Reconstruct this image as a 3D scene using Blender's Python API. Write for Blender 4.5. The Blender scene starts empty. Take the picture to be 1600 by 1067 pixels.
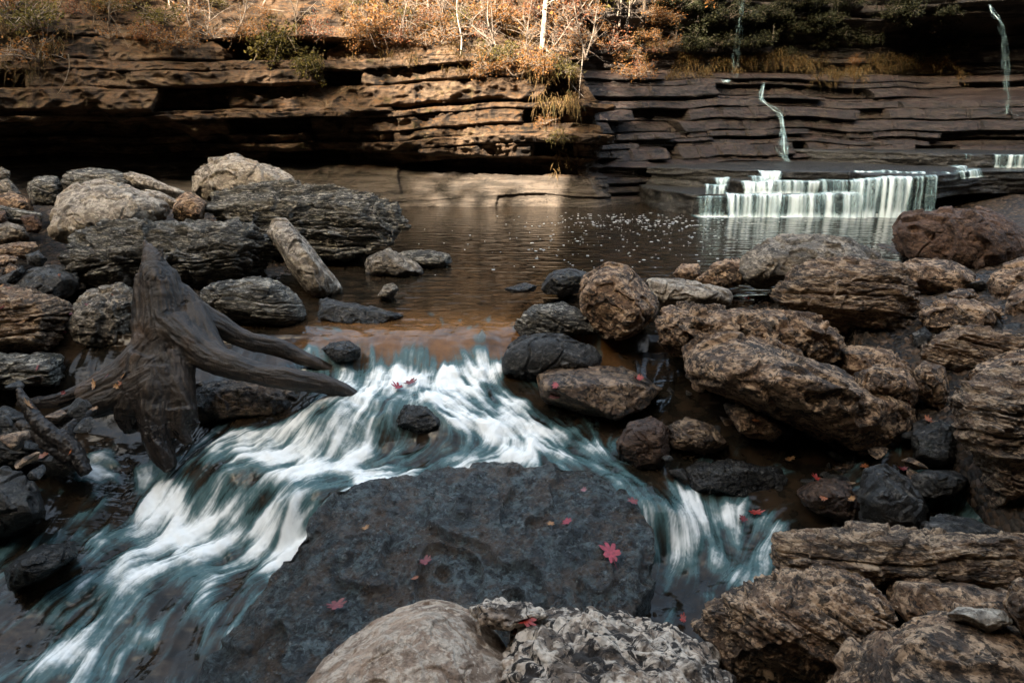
import bpy, bmesh, math, random
import numpy as np
from mathutils import Vector, Matrix
sc = bpy.context.scene
R = math.radians
# ---------------------------------------------------------------- camera, world, sun, exposure
CAM = np.array([0.0, 0.0, 1.6]); PITCH = R(18.33); F = 1067.0
cd = bpy.data.cameras.new('camera'); cam = bpy.data.objects.new('camera', cd); sc.collection.objects.link(cam)
cd.sensor_width = 36.0; cd.lens = 24.0; cd.clip_start = 0.05; cd.clip_end = 500
cam.location = CAM.tolist(); cam.rotation_euler = (R(90) - PITCH, 0, 0); sc.camera = cam
SUN_EL, SUN_AZ = 35.0, 205.0                       # azimuth clockwise from +Y: behind the camera, to the left
w = bpy.data.worlds.new("World"); sc.world = w; w.use_nodes = True
wn = w.node_tree; sky = wn.nodes.new('ShaderNodeTexSky'); sky.sky_type = 'NISHITA'; sky.sun_disc = False
sky.sun_elevation = R(SUN_EL); sky.sun_rotation = R(SUN_AZ); sky.air_density = 1.0; sky.dust_density = 6.0; sky.ozone_density = 0.0
tint = wn.nodes.new('ShaderNodeMix'); tint.data_type = 'RGBA'; tint.blend_type = 'MULTIPLY'; tint.inputs[0].default_value = 1.0; tint.inputs[7].default_value = (1.0, 0.975, 0.83, 1)
wn.links.new(sky.outputs[0], tint.inputs[6]); wn.links.new(tint.outputs[2], wn.nodes['Background'].inputs[0]); wn.nodes['Background'].inputs[1].default_value = 0.15
sd = bpy.data.lights.new('sun', 'SUN'); sun = bpy.data.objects.new('sun', sd); sc.collection.objects.link(sun)
sd.energy = 4.2; sd.angle = R(0.5); sd.color = (1.0, 0.86, 0.70)
sv = Vector((math.sin(R(SUN_AZ)) * math.cos(R(SUN_EL)), math.cos(R(SUN_AZ)) * math.cos(R(SUN_EL)), math.sin(R(SUN_EL))))
sun.rotation_euler = sv.to_track_quat('Z', 'Y').to_euler()
sc.view_settings.view_transform = 'Standard'; sc.view_settings.look = 'None'; sc.view_settings.gamma = 1.0
sc.view_settings.exposure = 2.8
sc.cycles.max_bounces = 5; sc.cycles.diffuse_bounces = 1; sc.cycles.glossy_bounces = 3; sc.cycles.transparent_max_bounces = 12
sc.cycles.caustics_reflective = False; sc.cycles.caustics_refractive = False
rng = np.random.default_rng(7); random.seed(7)

# ---------------------------------------------------------------- pixel of the photo -> point of the place
SP, CP = math.sin(PITCH), math.cos(PITCH)
def ray(px, py):
    xc = (px - 800) / F; yc = (533.5 - py) / F
    return np.array([xc, CP + yc * SP, -SP + yc * CP])
def at_t(px, py, t): return CAM + ray(px, py) * t
def at_z(px, py, z):
    d = ray(px, py); return CAM + d * ((z - CAM[2]) / d[2])
def at_y(px, py, Y):
    d = ray(px, py); return CAM + d * (Y / d[1])

# ---------------------------------------------------------------- noise
_perm = np.random.default_rng(3).permutation(256).astype(np.int32); _perm = np.concatenate([_perm, _perm, _perm])
_g = np.random.default_rng(4).normal(size=(256, 3)).astype(np.float32); _g /= np.linalg.norm(_g, axis=1)[:, None]
def perlin(p, s=0):
    p = np.asarray(p, np.float32) + np.float32(s * 17.31 + 100.0)
    i = np.floor(p).astype(np.int32); f = p - i; i &= 255
    u = f * f * f * (f * (f * 6 - 15) + 10)
    X, Y, Z = i[:, 0], i[:, 1], i[:, 2]; fx, fy, fz = f[:, 0], f[:, 1], f[:, 2]
    def gr(dx, dy, dz):
        h = _perm[_perm[_perm[X + dx] + Y + dy] + Z + dz]; g = _g[h]
        return g[:, 0] * (fx - dx) + g[:, 1] * (fy - dy) + g[:, 2] * (fz - dz)
    ux, uy, uz = u[:, 0], u[:, 1], u[:, 2]
    x00 = gr(0, 0, 0); x00 += ux * (gr(1, 0, 0) - x00); x10 = gr(0, 1, 0); x10 += ux * (gr(1, 1, 0) - x10)
    x01 = gr(0, 0, 1); x01 += ux * (gr(1, 0, 1) - x01); x11 = gr(0, 1, 1); x11 += ux * (gr(1, 1, 1) - x11)
    y0 = x00 + uy * (x10 - x00); y1 = x01 + uy * (x11 - x01)
    return (y0 + uz * (y1 - y0)) * 1.6
def fbm(p, octv=4, s=0, rough=0.5, billow=False):
    p = np.asarray(p, np.float32); a = 1.0; o = 0; tot = 0
    for k in range(octv):
        n = perlin(p, s + k * 3)
        if billow: n = np.abs(n) * 2 - 0.6
        o = o + a * n; tot += a; a *= rough; p = p * 2.03
    return o / tot
def smooth(a, b, x):
    t = np.clip((x - a) / (b - a), 0, 1); return t * t * (3 - 2 * t)

# ---------------------------------------------------------------- scene helpers
def tag(o, label=None, cat=None, group=None, kind=None):
    if label: o['label'] = label
    if cat: o['category'] = cat
    if group: o['group'] = group
    if kind: o['kind'] = kind
    return o
def link(o, parent=None):
    sc.collection.objects.link(o)
    if parent is not None: o.parent = parent
    return o
def mesh_np(name, V, Fc, mat=None, smooth_sh=True, attrs=None):
    me = bpy.data.meshes.new(name); V = np.ascontiguousarray(V, np.float32)
    Fc = np.ascontiguousarray(Fc, np.int32); n = Fc.shape[1]
    me.vertices.add(len(V)); me.vertices.foreach_set('co', V.ravel())
    me.loops.add(Fc.size); me.loops.foreach_set('vertex_index', Fc.ravel())
    me.polygons.add(len(Fc)); me.polygons.foreach_set('loop_start', np.arange(0, Fc.size, n, dtype=np.int32))
    me.polygons.foreach_set('loop_total', np.full(len(Fc), n, np.int32))
    me.update(calc_edges=True)
    if smooth_sh: me.polygons.foreach_set('use_smooth', np.ones(len(Fc), bool))
    for k, v in (attrs or {}).items():
        a = me.attributes.new(k, 'FLOAT', 'POINT'); a.data.foreach_set('value', np.ascontiguousarray(v, np.float32))
    if mat: me.materials.append(mat)
    return me
def obj_np(name, V, Fc, mat=None, parent=None, smooth_sh=True, attrs=None, base=True):
    V = np.asarray(V, np.float32); loc = np.zeros(3)
    if base and parent is None:
        loc = np.array([V[:, 0].mean(), V[:, 1].mean(), V[:, 2].min()])
    o = bpy.data.objects.new(name, mesh_np(name, V - loc, Fc, mat, smooth_sh, attrs)); o.location = loc.tolist()
    return link(o, parent)
def grid_faces(nr, nc):
    i = np.arange(nr - 1)[:, None] * nc + np.arange(nc - 1)[None, :]; i = i.ravel()
    return np.stack([i, i + 1, i + nc + 1, i + nc], 1)
def tube(path, rad, n=8, twist=0.0, squash=None):
    P = np.array(path, float); k = len(P); T = np.gradient(P, axis=0); T /= np.linalg.norm(T, axis=1)[:, None] + 1e-9
    V = []; up = np.array([0.31, 0.57, 0.76])
    for i in range(k):
        a = np.cross(T[i], up); a /= np.linalg.norm(a) + 1e-9; b = np.cross(T[i], a)
        for j in range(n):
            th = 2 * math.pi * j / n + twist * i
            V.append(P[i] + rad[i] * (math.cos(th) * a + math.sin(th) * b))
    Q = []
    for i in range(k - 1):
        for j in range(n):
            j2 = (j + 1) % n; Q.append((i * n + j, i * n + j2, (i + 1) * n + j2, (i + 1) * n + j))
    V.append(P[0]); V.append(P[-1]); a0, b0 = k * n, k * n + 1
    for j in range(n):
        j2 = (j + 1) % n; Q.append((a0, j2, j, j)); Q.append((b0, (k - 1) * n + j, (k - 1) * n + j2, (k - 1) * n + j2))
    return np.array(V), Q
class MB:
    def __init__(s): s.V = []; s.F = []; s.n = 0
    def add(s, V, Fc):
        s.V.append(np.asarray(V, float)); s.F += [tuple(i + s.n for i in f) for f in Fc]; s.n += len(V)
    def mesh(s, name, mat, loc=(0, 0, 0), sm=True):
        me = bpy.data.meshes.new(name); V = np.concatenate(s.V) - np.array(loc)
        me.from_pydata(V.tolist(), [], [tuple(dict.fromkeys(f)) for f in s.F])
        if sm: me.polygons.foreach_set('use_smooth', np.ones(len(me.polygons), bool))
        me.materials.append(mat); me.update(); return me
    def obj(s, name, mat, parent=None, loc=(0, 0, 0), sm=True):
        o = bpy.data.objects.new(name, s.mesh(name, mat, loc, sm))
        if parent is None: o.location = loc
        return link(o, parent)
def spline(pts, n):
    P = np.array(pts, float); t = np.linspace(0, len(P) - 1, n); out = []
    for u in t:
        i = min(int(u), len(P) - 2); f = u - i
        p0 = P[max(i - 1, 0)]; p1 = P[i]; p2 = P[i + 1]; p3 = P[min(i + 2, len(P) - 1)]
        out.append(0.5 * ((2 * p1) + (-p0 + p2) * f + (2 * p0 - 5 * p1 + 4 * p2 - p3) * f * f + (-p0 + 3 * p1 - 3 * p2 + p3) * f ** 3))
    return np.array(out)

# ---------------------------------------------------------------- materials
class NT:
    def __init__(s, name):
        s.m = bpy.data.materials.new(name); s.m.use_nodes = True; s.t = s.m.node_tree
        s.b = s.t.nodes['Principled BSDF']; s.out = s.t.nodes['Material Output']
        s.pos = s.t.nodes.new('ShaderNodeNewGeometry').outputs['Position']
    def put(s, sock, v):
        if isinstance(v, bpy.types.NodeSocket): s.t.links.new(v, sock)
        elif isinstance(v, (tuple, list)) and len(v) == 3 and sock.type == 'RGBA': sock.default_value = (*v, 1)
        else: sock.default_value = v
    def noise(s, scale, detail=6, rough=0.6, vec=None, dist=0.0):
        n = s.t.nodes.new('ShaderNodeTexNoise'); s.put(n.inputs['Vector'], vec if vec is not None else s.pos)
        n.inputs['Scale'].default_value = scale; n.inputs['Detail'].default_value = detail; n.inputs['Roughness'].default_value = rough
        n.inputs['Distortion'].default_value = dist; return n.outputs[0]
    def voro(s, scale, vec=None, feat='F1', rand=1.0):
        n = s.t.nodes.new('ShaderNodeTexVoronoi'); n.feature = feat; s.put(n.inputs['Vector'], vec if vec is not None else s.pos)
        n.inputs['Scale'].default_value = scale; n.inputs['Randomness'].default_value = rand; return n.outputs['Distance']
    def scl(s, v3, vec=None, rot=(0, 0, 0)):
        n = s.t.nodes.new('ShaderNodeMapping'); s.put(n.inputs['Vector'], vec if vec is not None else s.pos)
        n.inputs['Scale'].default_value = v3; n.inputs['Rotation'].default_value = rot; return n.outputs[0]
    def math(s, op, a, b=0.0, c=0.0):
        n = s.t.nodes.new('ShaderNodeMath'); n.operation = op
        s.put(n.inputs[0], a); s.put(n.inputs[1], b); s.put(n.inputs[2], c); return n.outputs[0]
    def rng(s, v, a, b, lo=0.0, hi=1.0):
        n = s.t.nodes.new('ShaderNodeMapRange'); s.put(n.inputs[0], v)
        for k, x in zip((1, 2, 3, 4), (a, b, lo, hi)): n.inputs[k].default_value = x
        n.interpolation_type = 'SMOOTHSTEP'; return n.outputs[0]
    def mix(s, f, a, b, mode='MIX'):
        n = s.t.nodes.new('ShaderNodeMix'); n.data_type = 'RGBA'; n.blend_type = mode
        s.put(n.inputs[0], f); s.put(n.inputs[6], a); s.put(n.inputs[7], b); return n.outputs[2]
    def attr(s, name):
        n = s.t.nodes.new('ShaderNodeAttribute'); n.attribute_name = name; return n.outputs['Fac']
    def bump(s, h, strength=0.5, dist=0.01, prev=None):
        n = s.t.nodes.new('ShaderNodeBump'); s.put(n.inputs['Height'], h); n.inputs['Strength'].default_value = strength
        n.inputs['Distance'].default_value = dist
        if prev is not None: s.put(n.inputs['Normal'], prev)
        return n.outputs[0]
    def normz(s):
        g = s.t.nodes.new('ShaderNodeNewGeometry'); x = s.t.nodes.new('ShaderNodeSeparateXYZ')
        s.t.links.new(g.outputs['Normal'], x.inputs[0]); return x.outputs[2]
    def done(s, col=None, rough=None, nrm=None, spec=None):
        if col is not None: s.put(s.b.inputs['Base Color'], col)
        if rough is not None: s.put(s.b.inputs['Roughness'], rough)
        if nrm is not None: s.put(s.b.inputs['Normal'], nrm)
        if spec is not None: s.put(s.b.inputs['Specular IOR Level'], spec)
        return s.m

def rock_mat(name, dark, mid, pale, patch=0.5, stretch=(1, 1, 1), rot=(0, 0, 0), pit=0.5, bump=1.0, moss=0.0, rough=0.72, fr=1.0):
    n = NT(name); v = n.scl(stretch, rot=rot)
    a = n.noise(2.2 * fr, 7, 0.62, v, 0.6); b = n.noise(9.0 * fr, 8, 0.68, v, 0.4); c = n.noise(42.0 * fr, 6, 0.7, v)
    col = n.mix(n.rng(a, 0.34, 0.66), dark, mid)
    col = n.mix(n.math('MULTIPLY', n.rng(b, 0.60 - 0.2 * patch, 0.70 - 0.2 * patch), 0.8), col, pale)
    stain = n.rng(n.noise(5.0 * fr, 9, 0.72, v, 1.0), 0.56, 0.64)
    col = n.mix(n.math('MULTIPLY', stain, 0.75), col, dark)
    fleck = n.rng(n.noise(17.0 * fr, 5, 0.62, v, 0.9), 0.53, 0.60)
    col = n.mix(n.math('MULTIPLY', fleck, 0.6 * patch + 0.3), col, pale)
    col = n.mix(n.math('MULTIPLY', n.rng(n.noise(15.0 * fr, 6, 0.68, v, 1.3), 0.51, 0.57), 0.88 * pit), col, tuple(0.5 * x for x in dark))
    pits = n.rng(n.noise(31.0 * fr, 5, 0.6, v, 1.2), 0.54, 0.68)
    if moss > 0:
        mo = n.math('MULTIPLY', n.rng(n.noise(3.5, 7, 0.7), 0.55, 0.7), moss); col = n.mix(mo, col, (0.05, 0.055, 0.012))
    wet = n.attr('wet')
    wn_ = n.math('MULTIPLY', wet, 0.72); col = n.mix(wn_, col, (0.010, 0.011, 0.011))
    rg = n.math('ADD', n.math('MULTIPLY', wet, -0.42), rough)
    rg = n.math('ADD', rg, n.math('MULTIPLY', n.math('SUBTRACT', c, 0.5), 0.35))
    h = n.math('ADD', n.math('MULTIPLY', b, 0.8), n.math('MULTIPLY', pits, -0.5 * pit))
    h2 = n.math('ADD', c, n.math('MULTIPLY', n.noise(120 * fr, 4, 0.7, v), 0.5))
    nr = n.bump(h, 0.9 * bump, 0.045); nr = n.bump(h2, 0.6 * bump, 0.010, nr)
    return n.done(col, rg, nr, 0.45)
M = {}
M['grey'] = rock_mat('grey_rock', (0.042, 0.035, 0.026), (0.22, 0.175, 0.125), (0.48, 0.405, 0.315), 0.45, (1, 1, 2.2), pit=0.8)
M['grey_strata'] = rock_mat('layered_grey_rock', (0.020, 0.020, 0.017), (0.125, 0.110, 0.085), (0.50, 0.455, 0.375), 0.42, (0.7, 0.7, 4.2), rot=(0.08, -0.1, 0), pit=0.9, moss=0.25)
M['pale'] = rock_mat('pale_rock', (0.12, 0.095, 0.07), (0.36, 0.295, 0.225), (0.54, 0.465, 0.37), 0.6, (1, 1, 1.4), pit=0.6)
M['brown'] = rock_mat('brown_pitted_rock', (0.034, 0.021, 0.012), (0.225, 0.128, 0.070), (0.56, 0.375, 0.23), 0.6, (1, 1, 1.6), pit=1.0, moss=0.1)
M['brown_strata'] = rock_mat('layered_brown_rock', (0.030, 0.019, 0.011), (0.20, 0.118, 0.066), (0.50, 0.35, 0.22), 0.55, (0.8, 0.8, 3.6), rot=(0.05, 0.12, 0), pit=0.9, moss=0.1)
M['red'] = rock_mat('red_brown_rock', (0.028, 0.014, 0.008), (0.105, 0.052, 0.028), (0.21, 0.125, 0.075), 0.35, (1, 1, 2.0), pit=0.7, moss=0.1)
M['dark'] = rock_mat('dark_rock', (0.010, 0.010, 0.009), (0.042, 0.038, 0.033), (0.18, 0.165, 0.145), 0.25, (1, 1, 1.6), pit=0.8, moss=0.2, rough=0.55)
M['fore'] = rock_mat('pale_cracked_rock', (0.20, 0.13, 0.085), (0.54, 0.385, 0.275), (0.68, 0.56, 0.44), 0.6, pit=0.35, fr=1.4)
M['knob'] = rock_mat('knobbly_pale_rock', (0.04, 0.028, 0.020), (0.44, 0.325, 0.235), (0.70, 0.59, 0.475), 0.75, pit=1.15, fr=.9)
# ---------------------------------------------------------------- thin-plate surface through points
def tps_fit(P, z, lam=1e-3):
    P = np.asarray(P, float); n = len(P)
    d = np.linalg.norm(P[:, None] - P[None], axis=2); K = d * d * np.log(d + 1e-9) + lam * np.eye(n)
    A = np.zeros((n + 3, n + 3)); A[:n, :n] = K; A[:n, n] = 1; A[:n, n + 1:] = P; A[n, :n] = 1; A[n + 1:, :n] = P.T
    return P, np.linalg.solve(A, np.concatenate([z, np.zeros(3)]))
def tps_eval(fit, Q):
    P, c = fit; n = len(P); out = np.empty(len(Q))
    for a in range(0, len(Q), 60000):
        q = Q[a:a + 60000]; d2 = ((q[:, None, :] - P[None]) ** 2).sum(2)
        out[a:a + 60000] = (0.5 * d2 * np.log(d2 + 1e-12)) @ c[:n] + c[n] + q @ c[n + 1:]
    return out
def gauss_field(P, vals, Q, sig):
    P = np.asarray(P); vals = np.asarray(vals, float); out = np.empty((len(Q),) + vals.shape[1:])
    for a in range(0, len(Q), 60000):
        q = Q[a:a + 60000]; d2 = ((q[:, None, :] - P[None]) ** 2).sum(2)
        wv = np.exp(-d2 / (2 * sig * sig)) + 1e-5 / (d2 + 0.02) ** 1.5
        out[a:a + 60000] = (wv @ vals) / (wv.sum(1)[:, None] if vals.ndim > 1 else wv.sum(1))
    return out

# ---------------------------------------------------------------- ground: stream bed, banks, unseen hillside added behind the camera for shade
G = [(650,480,-.12),(650,530,-.2),(650,600,-.42),(500,700,-.65),(700,690,-.65),(400,760,-.72),(250,850,-1.0),(100,950,-1.15),
 (200,1050,-1.15),(450,1000,-.95),(800,850,-.8),(1000,850,-.95),(1050,950,-1.0),(1150,850,-.8),(1000,760,-.68),(900,620,-.45),
 (1200,760,-.62),(1300,780,-.56),(1200,660,-.45),(1400,700,-.35),(1100,560,-.2),(1300,540,-.05),(1500,600,-.1),(1450,460,.05),
 (1200,470,-.05),(1000,500,-.1),(1100,420,-.2),(1300,400,-.1),(1500,440,.1),(1580,500,.15),(1600,650,-.1),(1550,850,-.45),
 (1400,900,-.6),(1200,950,-.85),(1500,1050,-.6),(1100,1060,-.9),(700,1060,-.85),(450,480,-.08),(350,500,-.05),(250,560,-.3),
 (350,640,-.60),(150,600,-.35),(50,560,-.2),(50,650,-.55),(100,740,-.95),(0,800,-.9),(0,700,-.7),(200,700,-.95),(280,700,-.9),(150,480,-.1),(0,450,.0),(80,500,-.1),
 (200,400,.05),(0,350,.2),(100,300,.4),(300,320,.35),(400,400,.05),(520,440,-.08),(250,270,.4),(400,290,.2),(550,400,-.2)]
gp = [at_z(*g) for g in G]; GP = [(p[0], p[1]) for p in gp]; GZ = [p[2] for p in gp]
for x, y, z in [(0,9,-.6),(3,8,-.6),(-2,11,-.5),(4,11,-.6),(2,7,-.45),(6,9,.05),(8,9.5,.2),(5,7.5,.05),(-6,10,.5),(-8,9,.6),(-10,6,.9),(8,5,.6),
                (10,8,.6),(-8,3,.8),(7,2,.5),(0,0,-.3),(0,-3,.2),(-4,0,0),(4,0,.2),(0,13,-.6),(4,14,-.6),(-4,13,-.3)]:
    GP.append((x, y)); GZ.append(z)
gfit = tps_fit(GP, np.array(GZ), 0.02)
def shade_crest(x):                                                      # unseen hill's crest along x, shaped to set the cliff's shadow line
    return 13.75 + 3.8 * smooth(-11.0, -13.3, x) + 10.0 * smooth(-8.9, -7.3, x)
def ground_z(Q):
    z = tps_eval(gfit, Q); x, y = Q[:, 0], Q[:, 1]
    far = smooth(9, 14, np.hypot(x, y - 4)); z = z * (1 - far) + 0.4 * far
    up = smooth(-2.2, -8.5, y); z = z + up * (shade_crest(x) - 0.4)
    side = smooth(9.5, 18, np.abs(x)); z = z + side * 17 * smooth(9.5, 6.5, y) * (1 - up)  # unseen side slopes added to cut the sky to an overhead slot
    return z
def axis(lo, hi, c0, c1, fine, grow=1.12):
    a = list(np.arange(c0, c1, fine)); s = fine
    while a[-1] < hi: s = min(s * grow, 4.0); a.append(a[-1] + s)
    s = fine; b = [c0]
    while b[-1] > lo: s = min(s * grow, 4.0); b.append(b[-1] - s)
    return np.array(b[:0:-1] + a)
gx = axis(-150, 150, -4.6, 4.6, 0.02); gy = axis(-150, 150, 1.2, 7.2, 0.02)
XX, YY = np.meshgrid(gx, gy); Q = np.stack([XX.ravel(), YY.ravel()], 1); zz = ground_z(Q)
p3 = np.stack([Q[:, 0], Q[:, 1], zz], 1); near = smooth(14, 8, np.hypot(Q[:, 0], Q[:, 1] - 4))
peb = fbm(p3 * 9, 4, 5, 0.55, True) * 0.045 + fbm(p3 * 2.2, 3, 6) * 0.07
zz = zz + near * peb + (1 - near) * fbm(p3 * 0.35, 4, 8) * 0.5
n = NT('wet_gravel'); vor = n.voro(26); vb = n.voro(70); a = n.noise(3, 8, .65); c = n.noise(30, 6, .7)
tv = n.t.nodes.new('ShaderNodeTexVoronoi'); n.put(tv.inputs['Vector'], n.pos); tv.inputs['Scale'].default_value = 26
hue = n.t.nodes.new('ShaderNodeSeparateColor'); n.put(hue.inputs[0], tv.outputs['Color'])
col = n.mix(n.rng(a, .35, .65), (.012, .011, .010), (.045, .034, .024))
col = n.mix(n.rng(hue.outputs[0], .55, 1.0, 0, .8), col, (.09, .055, .032)); col = n.mix(n.rng(hue.outputs[1], .9, .96, 0, .7), col, (.16, .11, .08))
hb = n.math('SUBTRACT', 0.4, n.math('MULTIPLY', vor, 0.6)); nr = n.bump(hb, .9, .05); nr = n.bump(c, .5, .01, nr)
M['ground'] = n.done(col, n.rng(a, .3, .7, .45, .75), nr, .25)
o = ground_ob = bpy.data.objects.new('ground', mesh_np('ground', np.stack([Q[:, 0], Q[:, 1], zz], 1), grid_faces(len(gy), len(gx)), M['ground'])); link(o)
tag(o, 'dark wet gravel bed and banks beneath the boulders and stream', 'ground', kind='structure')

# ---------------------------------------------------------------- water: one height field for outflow and rapids, then the still pool
W = [(480,470,0),(560,450,0),(650,450,0),(750,450,0),(850,470,0),(500,505,-.005),(580,515,-.005),(650,520,-.005),(720,515,-.005),(800,510,-.005),
 (520,526,-.02),(580,528,-.015),(650,526,-.012),(720,522,-.012),(780,520,-.012),(520,545,-.06),(580,548,-.065),(650,546,-.06),(720,541,-.055),(780,536,-.05),
 (540,568,-.13),(600,572,-.14),(660,575,-.15),(720,570,-.14),(770,562,-.12),
 (560,600,-.20),(640,605,-.21),(700,610,-.22),(780,610,-.25),(840,620,-.29),(880,650,-.36),
 (500,648,-.25),(560,642,-.25),(600,650,-.27),(660,655,-.28),(740,650,-.30),(800,665,-.34),
 (470,705,-.45),(530,708,-.44),(590,700,-.43),(650,690,-.42),(740,700,-.40),(820,695,-.40),(890,700,-.42),
 (340,690,-.46),(400,700,-.46),(600,732,-.475),(680,735,-.47),(780,722,-.45),(860,722,-.44),(940,728,-.46),
 (420,740,-.48),(500,750,-.49),(540,760,-.50),(350,740,-.50),(450,790,-.54),(500,795,-.53),(300,740,-.54),
 (440,860,-.76),(400,840,-.75),(480,850,-.76),(330,810,-.73),(270,790,-.71),(230,770,-.70),(160,725,-.66),(240,735,-.66),(100,770,-.70),(60,740,-.7),
 (300,880,-.80),(400,910,-.82),(200,880,-.80),(120,860,-.78),(60,900,-.82),(300,980,-.88),(200,980,-.90),(100,980,-.90),(30,1000,-.92),(150,1060,-.97),(280,1060,-.95),(400,980,-.86),
 (960,742,-.435),(985,762,-.45),(1010,785,-.475),(1045,815,-.54),(1080,790,-.56),(1040,860,-.70),(1000,920,-.77),(960,970,-.80),(1080,930,-.78),(1130,870,-.70),(1170,830,-.64),(1160,900,-.73),
 (1100,750,-.50),(1180,760,-.52),(1250,780,-.55),(1200,800,-.57),(1050,720,-.44),(920,670,-.38),(1100,690,-.42),(1250,720,-.48),(1000,660,-.38)]
wp = [at_z(*g) for g in W]; WP = [(p[0], p[1]) for p in wp]; WZ = [p[2] for p in wp]
for x in (-4, -3, -2): WP += [(x, 6.2), (x, 5.2)]; WZ += [0, -.02]
for x in (-1, 0, 1, 2, 3): WP += [(x, 6.3)]; WZ += [0]
WP += [(2.4, 4.8), (2.6, 3.2), (2.0, 2.0), (-3.4, 3.6), (-3.4, 2.2), (-2, 1.2), (0, 1.2), (2, 1.2)]; WZ += [-.1, -.55, -.8, -.75, -.95, -1.0, -.95, -.9]
wfit = tps_fit(WP, np.array(WZ), 0.004)
WX0, WX1, WY0, WY1, WS = -3.6, 2.6, 1.3, 6.3, 0.0075
wx = np.arange(WX0, WX1, WS); wy = np.arange(WY0, WY1, WS); nx, ny = len(wx), len(wy)
XX, YY = np.meshgrid(wx, wy); Q = np.stack([XX.ravel(), YY.ravel()], 1)
wz = tps_eval(wfit, Q); pool = smooth(5.0, 5.7, Q[:, 1]); wz = np.minimum(wz, 0.0) * (1 - pool)
wz = np.where(Q[:, 1] > 5.05, np.maximum(wz, -.02), wz)
def hit_water(px, py):                                              # where a sight line first meets the water
    t = np.linspace(2.0, 7.5, 700); P = CAM + ray(px, py) * t[:, None]; z = np.minimum(tps_eval(wfit, P[:, :2]), 0); k = np.argmax(P[:, 2] < z); return P[k]
# flow directions
A = [(650,440,650,500),(560,460,590,510),(800,460,740,510),(650,490,650,540),(760,500,735,550),(520,500,555,545),(650,545,645,580),(560,545,565,580),(740,540,740,575),
 (650,570,640,620),(740,575,790,640),(600,590,550,650),(560,640,545,700),(600,650,560,710),(520,660,470,710),(470,690,380,735),(800,650,880,700),(700,640,790,690),(840,620,900,670),(880,690,960,740),
 (800,715,660,735),(660,735,560,735),(600,733,480,745),(500,745,410,800),(420,735,300,780),(480,790,450,850),(510,800,470,860),(330,705,250,780),(270,790,200,850),
 (450,860,330,890),(400,870,300,900),(300,880,180,945),(180,930,60,1040),(200,960,130,1060),(400,900,330,1000),(320,960,270,1060),(150,800,80,900),(100,900,20,960),(160,720,240,740),(230,740,220,800),
 (950,735,1040,820),(1000,780,1060,840),(1060,830,1040,900),(1050,850,990,950),(1100,800,1150,870),(1080,830,1090,930),(1200,750,1100,800),(1250,780,1170,830),(1150,880,1080,940),(1000,930,950,980),(900,600,930,680),(1000,660,950,700),(1100,700,1050,760)]
ap = []; av = []
for x0, y0, x1, y1 in A:
    p = hit_water(x0, y0); q = hit_water(x1, y1); d = (q - p)[:2]; d /= np.linalg.norm(d)
    ap += [p[:2], (p[:2] + q[:2]) / 2]; av += [d, d]
vf = gauss_field(ap, av, Q, 0.16)
hz = wz.reshape(ny, nx); gyv, gxv = np.gradient(hz, WS)
vf = vf - 0.25 * np.clip(np.stack([gxv.ravel(), gyv.ravel()], 1), -1.5, 1.5)
wob = np.stack([perlin(np.stack([Q[:, 0] * 5, Q[:, 1] * 5, 0 * Q[:, 0]], 1), 31), perlin(np.stack([Q[:, 0] * 5, Q[:, 1] * 5, 0 * Q[:, 0]], 1), 37)], 1)
wob2 = np.stack([perlin(np.stack([Q[:, 0] * 13, Q[:, 1] * 13, 0 * Q[:, 0]], 1), 33), perlin(np.stack([Q[:, 0] * 13, Q[:, 1] * 13, 0 * Q[:, 0]], 1), 39)], 1)
vf = vf + 0.38 * wob + .30 * wob2 * smooth(5.0, 4.6, Q[:, 1])[:, None]
vf /= np.linalg.norm(vf, axis=1)[:, None] + 1e-6
def lic(src, steps, step=1.0):
    VX = vf[:, 0].reshape(ny, nx); VY = vf[:, 1].reshape(ny, nx); acc = np.zeros((ny, nx), np.float32); wsum = 0
    J0, I0 = np.meshgrid(np.arange(ny, dtype=np.float32), np.arange(nx, dtype=np.float32), indexing='ij')
    for sgn in (1, -1):
        x, y = I0.copy(), J0.copy()
        for k in range(steps):
            xi = np.clip(x + .5, 0, nx - 1).astype(np.int32); yi = np.clip(y + .5, 0, ny - 1).astype(np.int32)
            wgt = 0.5 + 0.5 * math.cos(math.pi * k / steps); acc += wgt * src[yi, xi]; wsum += wgt
            x += sgn * step * VX[yi, xi]; y += sgn * step * VY[yi, xi]
    acc /= wsum; acc -= acc.mean(); acc /= acc.std(); return acc.ravel()
q3 = np.stack([Q[:, 0], Q[:, 1], 0 * Q[:, 0]], 1)
fine = lic(rng.normal(size=(ny, nx)).astype(np.float32), 34, 1.0)
mid = lic(perlin(q3 * 26, 41).reshape(ny, nx), 17, 1.3)
coarse = lic(perlin(q3 * 9, 43).reshape(ny, nx), 13, 1.6)
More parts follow.
